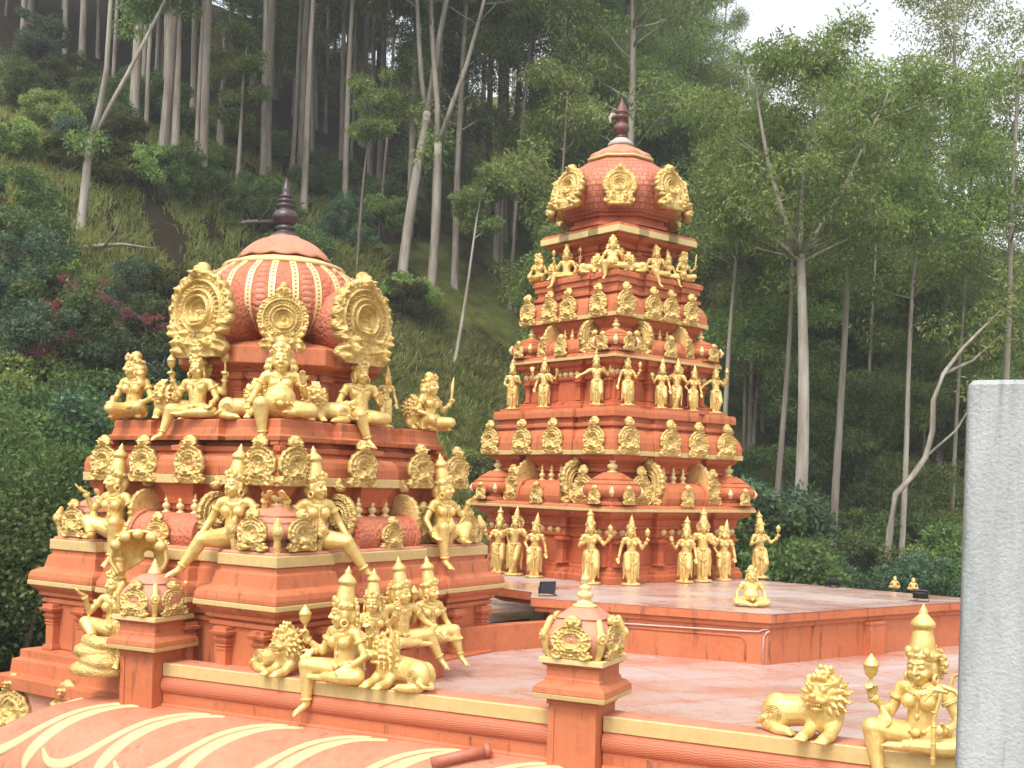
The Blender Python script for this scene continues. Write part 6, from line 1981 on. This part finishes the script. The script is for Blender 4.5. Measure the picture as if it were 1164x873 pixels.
# --- bushes
def bush_meshes(seed, r, h, mat, per=330, L=.10, n=36, asp=.3, stemmat=BARK_D):
    rng = np.random.RandomState(seed); rd = random.Random(seed)
    C, RR = [], []
    b = PB()
    for i in range(n):
        a = rd.uniform(0, 6.28); u = rd.random() ** .5; v = rd.random()
        rr = r * u * math.sqrt(max(0.05, 1 - (v * .85) ** 2))
        c = Vector((rr * math.cos(a), rr * math.sin(a), h * (.12 + .82 * v)))
        C.append(tuple(c)); RR.append(rd.uniform(.22, .42) * r * .75)
        if i % 2 == 0: b.tube([(c.x * .1, c.y * .1, -.3), (c.x * .45, c.y * .45, c.z * .5), tuple(c)], [.05 * r * .6, .03 * r * .6, .01], 5)
    sm = b.mesh('stem'); sm.materials.append(stemmat)
    lm = leaves_mesh('foliage', np.array(C), np.array(RR), per, L, L * asp, rng, .75, .1); lm.materials.append(mat)
    return sm, lm
BV = {'dark': [bush_meshes(301, 1.5, 2.4, LEAF_D), bush_meshes(302, 1.7, 2.0, LEAF_D)],
      'blue': [bush_meshes(303, 1.3, 2.0, LEAF_B), bush_meshes(304, 1.5, 2.6, LEAF_B)],
      'green': [bush_meshes(305, 1.2, 1.9, LEAF_G, 330, .10), bush_meshes(306, 1.4, 1.6, LEAF_Y, 330, .10)],
      'olive': [bush_meshes(307, 1.4, 1.9, LEAF_O)]}
BV['near'] = [bush_meshes(311, 1.5, 2.4, LEAF_D, 560, .055, 46), bush_meshes(312, 1.6, 2.1, LEAF_D, 560, .055, 46)]
BV['nearb'] = [bush_meshes(313, 1.4, 2.2, LEAF_B, 560, .055, 42)]
BV['nearg'] = [bush_meshes(314, 1.4, 2.0, LEAF_G, 560, .055, 42)]
def bush(kind, p, s, label, group, rz=None, sz=1.0):
    m_ = rr_.choice(BV[kind])
    root = empty('bush', p, rr_.uniform(0, 6.28) if rz is None else rz, label, 'bush', group)
    root.scale = (s, s, s * sz)
    link('stem', m_[0], root); link('foliage', m_[1], root)
    return root
def ground_d(px, d_):
    q = at_d(px, 500, d_); return Vector((q.x, q.y, gz(q.x, q.y)))
BL = {'near': 'dark green bush', 'nearb': 'bluish green bush', 'nearg': 'fresh green bush', 'dark': 'dark green bush', 'blue': 'bluish green bush', 'green': 'fresh green bush', 'olive': 'yellowish olive bush'}
def bushes(lst, where, group):
    for kind, px, d_, s in lst:
        bush(kind, ground_d(px, d_), s, f'{BL[kind]} {where}', group)
bushes([('near', 20, 17.5, 1.7), ('near', 75, 18.5, 1.6), ('near', -20, 19, 1.9), ('near', 50, 20.5, 1.7), ('nearg', 95, 20.5, 1.4), ('near', 20, 22, 1.8), ('nearg', 40, 23.5, 1.6), ('near', 110, 23, 1.6), ('nearb', -10, 24, 1.5), ('near', 135, 25, 1.4), ('near', 0, 26, 1.6), ('nearb', 70, 25.5, 1.4)],
       'in the thicket beside the domed shrine, lower left', 'thicket beside the domed shrine')
bushes([('blue', 120, 27, 1.3), ('green', 170, 27.5, 1.2), ('blue', 80, 28.5, 1.25), ('dark', 30, 28.5, 1.5), ('green', 150, 30, 1.1), ('blue', 185, 30, 1.1), ('dark', 110, 31, 1.2), ('blue', 50, 31.5, 1.2), ('green', 10, 31, 1.3), ('dark', 70, 33, 1.3), ('blue', 20, 34, 1.1), ('green', 200, 33, .9), ('green', 120, 33.5, .9), ('blue', 165, 33, 1.0), ('green', 90, 34.5, .8), ('dark', 10, 36.5, 1.2), ('green', 55, 36, .9)],
       'with others on the bank left of the dome', 'bushes on the bank left of the dome')
bushes([('olive', 205, 36, 1.25), ('olive', 235, 37.5, 1.2), ('olive', 180, 38, 1.0), ('dark', 190, 35.5, 1.1), ('dark', 260, 38, 1.1), ('dark', 225, 35, 1.0), ('blue', 150, 37, .8), ('green', 290, 39, 1.0), ('green', 310, 38, 1.1), ('dark', 325, 40, .9), ('blue', 300, 41, 1.0), ('green', 350, 40, 1.0), ('dark', 365, 42, .7), ('green', 275, 42, .9)],
       'on the slope just above the dome', 'bushes on the slope above the dome')
bushes([('blue', 470, 33, .45), ('green', 550, 39, .8), ('dark', 590, 41, .9), ('green', 540, 26, .7), ('dark', 528, 29, .5)],
       'on the grassy slope between dome and tower', 'bushes between dome and tower')
bushes([('dark', 850, 29, 1.6), ('blue', 870, 31, 1.5), ('blue', 840, 33, 1.9), ('dark', 820, 30, 1.7), ('dark', 890, 33, 1.3), ('blue', 905, 30, .8), ('green', 925, 34, 1.0), ('dark', 960, 36, 1.2), ('green', 990, 38, 1.2), ('green', 945, 31, .7), ('blue', 990, 30, .75), ('blue', 1060, 30, .9), ('dark', 1085, 31, 1.0), ('blue', 1040, 32, .8), ('dark', 1110, 33, 1.3), ('green', 1075, 36, 1.3), ('dark', 1030, 40, 1.3), ('dark', 930, 42, 1.4), ('dark', 1000, 46, 1.5), ('dark', 880, 45, 1.5), ('dark', 1090, 46, 1.6), ('green', 960, 44, 1.2)],
       'under the trees beyond the platform', 'bushes beyond the platform')
lst = []
for i in range(40):
    lst.append((rr_.choice(('dark', 'green', 'dark', 'green', 'blue', 'olive')), rr_.uniform(-10, 470), rr_.uniform(40, 56), rr_.uniform(.6, 1.15)))
bushes(lst, 'under the gums high on the left slope', 'bushes under the gums on the left slope')
# flowering shrubs
for px, py, s in ((88, 332, .55), (66, 352, .40), (142, 358, .38), (48, 400, .30), (72, 384, .34), (165, 366, .36), (100, 338, .4), (200, 362, .3)):
    g_ = at_ground(px, py, 20)
    p = g_ + (CAMP - g_).normalized() * 3.2
    gzz = gz(p.x, p.y) - p.z
    C = [(rr_.gauss(0, .7), rr_.gauss(0, .7), rr_.gauss(0, .4)) for _ in range(14)]
    lm = leaves_mesh('blossom', np.array(C), np.full(14, .4), 110, .12, .04, np.random.RandomState(px)); lm.materials.append(BLOOM)
    k_ = s * 1.0
    b = PB(); b.tube([(0, 0, gzz / k_), (.1, 0, gzz / k_ * .5), (0, 0, 0)], [.05, .04, .02], 5); tm = b.mesh('stem'); tm.materials.append(BARK_D)
    root = empty('flowering_shrub', p, 0, 'shrub with pink blossom among the bushes left of the dome', 'shrub', 'pink flowering shrubs'); root.scale = (k_,) * 3
    link('blossom', lm, root); link('stem', tm, root)

# --- grass tufts on the slope
rng = np.random.RandomState(9)
def grass_patch(n, pxr, dr, hgt, name, thr):
    px = rng.uniform(pxr[0], pxr[1], n); d_ = rng.uniform(dr[0], dr[1], n)
    x = (px - CX) / FOC * d_; y = d_
    k = np.sin(x * .9 + 1) * np.cos(y * .8) + .6 * np.sin(x * 2.3 + y * 1.7)
    ok = k > thr; x, y = x[ok], y[ok]
    x = np.repeat(x, 22) + rng.normal(0, .16, len(x) * 22); y = np.repeat(y, 22) + rng.normal(0, .16, len(y) * 22)
    z = ground_z(x, y)
    m_ = len(x)
    P0 = np.stack([x, y, z], 1); a = rng.uniform(0, 6.28, m_)
    w = np.stack([np.cos(a), np.sin(a), 0 * a], 1) * .022
    h = hgt * rng.uniform(.5, 1.25, m_)
    ln = np.stack([rng.normal(.12, .35, m_), rng.normal(-.25, .35, m_), np.ones(m_)], 1) * h[:, None]
    l2 = ln * .55 + np.stack([0 * h, 0 * h, .12 * h], 1)
    ln[:, 2] *= .82; ln[:, :2] *= 1.6
    V = np.stack([P0 - w, P0 + w, P0 + l2 + w * .7, P0 + ln, P0 + l2 - w * .7], 1).reshape(-1, 3)
    me = bpy.data.meshes.new(name)
    me.vertices.add(5 * m_); me.vertices.foreach_set('co', V.ravel())
    me.loops.add(5 * m_); me.loops.foreach_set('vertex_index', np.arange(5 * m_, dtype=np.int32))
    me.polygons.add(m_); me.polygons.foreach_set('loop_start', np.arange(0, 5 * m_, 5, dtype=np.int32))
    me.update(calc_edges=True); me.materials.append(GRASS)
    return tag(link(name, me), kind='stuff')
grass_patch(2800, (340, 640), (25, 48), .34, 'slope_grass', -1.1)
grass_patch(4200, (-20, 430), (30, 56), .38, 'bank_grass', -.35)
grass_patch(1600, (820, 1160), (27, 46), .40, 'level_grass', -.1)
# fallen limbs on the bank
for px, d_, L, a, lab in ((110, 39, 3.4, .2, 'pale fallen branch lying on the slope left of the dome'), (285, 46, 3.6, 0.1, 'grey fallen log under the gums above the dome'), (60, 35, 2.6, -.6, 'grey dead branch on the bank at the left'), (530, 33, 1.0, .8, 'short pale stump on the grass left of the tower')):
    p = ground_d(px, d_)
    b = PB(); b.tube([p + Vector((-L / 2, 0, .25)), p + Vector((-L * .1, .1, .55 + a * .3)), p + Vector((L * .2, .1, .6 + a * .5)), p + Vector((L / 2, .2, .4 + a))], [.09, .08, .06, .025], 7)
    b.tube([p + Vector((0, .1, .55)), p + Vector((.5, -.2, 1.0 + a * .3)), p + Vector((.7, -.3, 1.5))], [.04, .03, .01], 5)
    tag(link('fallen_branch', withmat(b.mesh('fb'), BARK)), lab, 'branch')

haze_box(.0012)
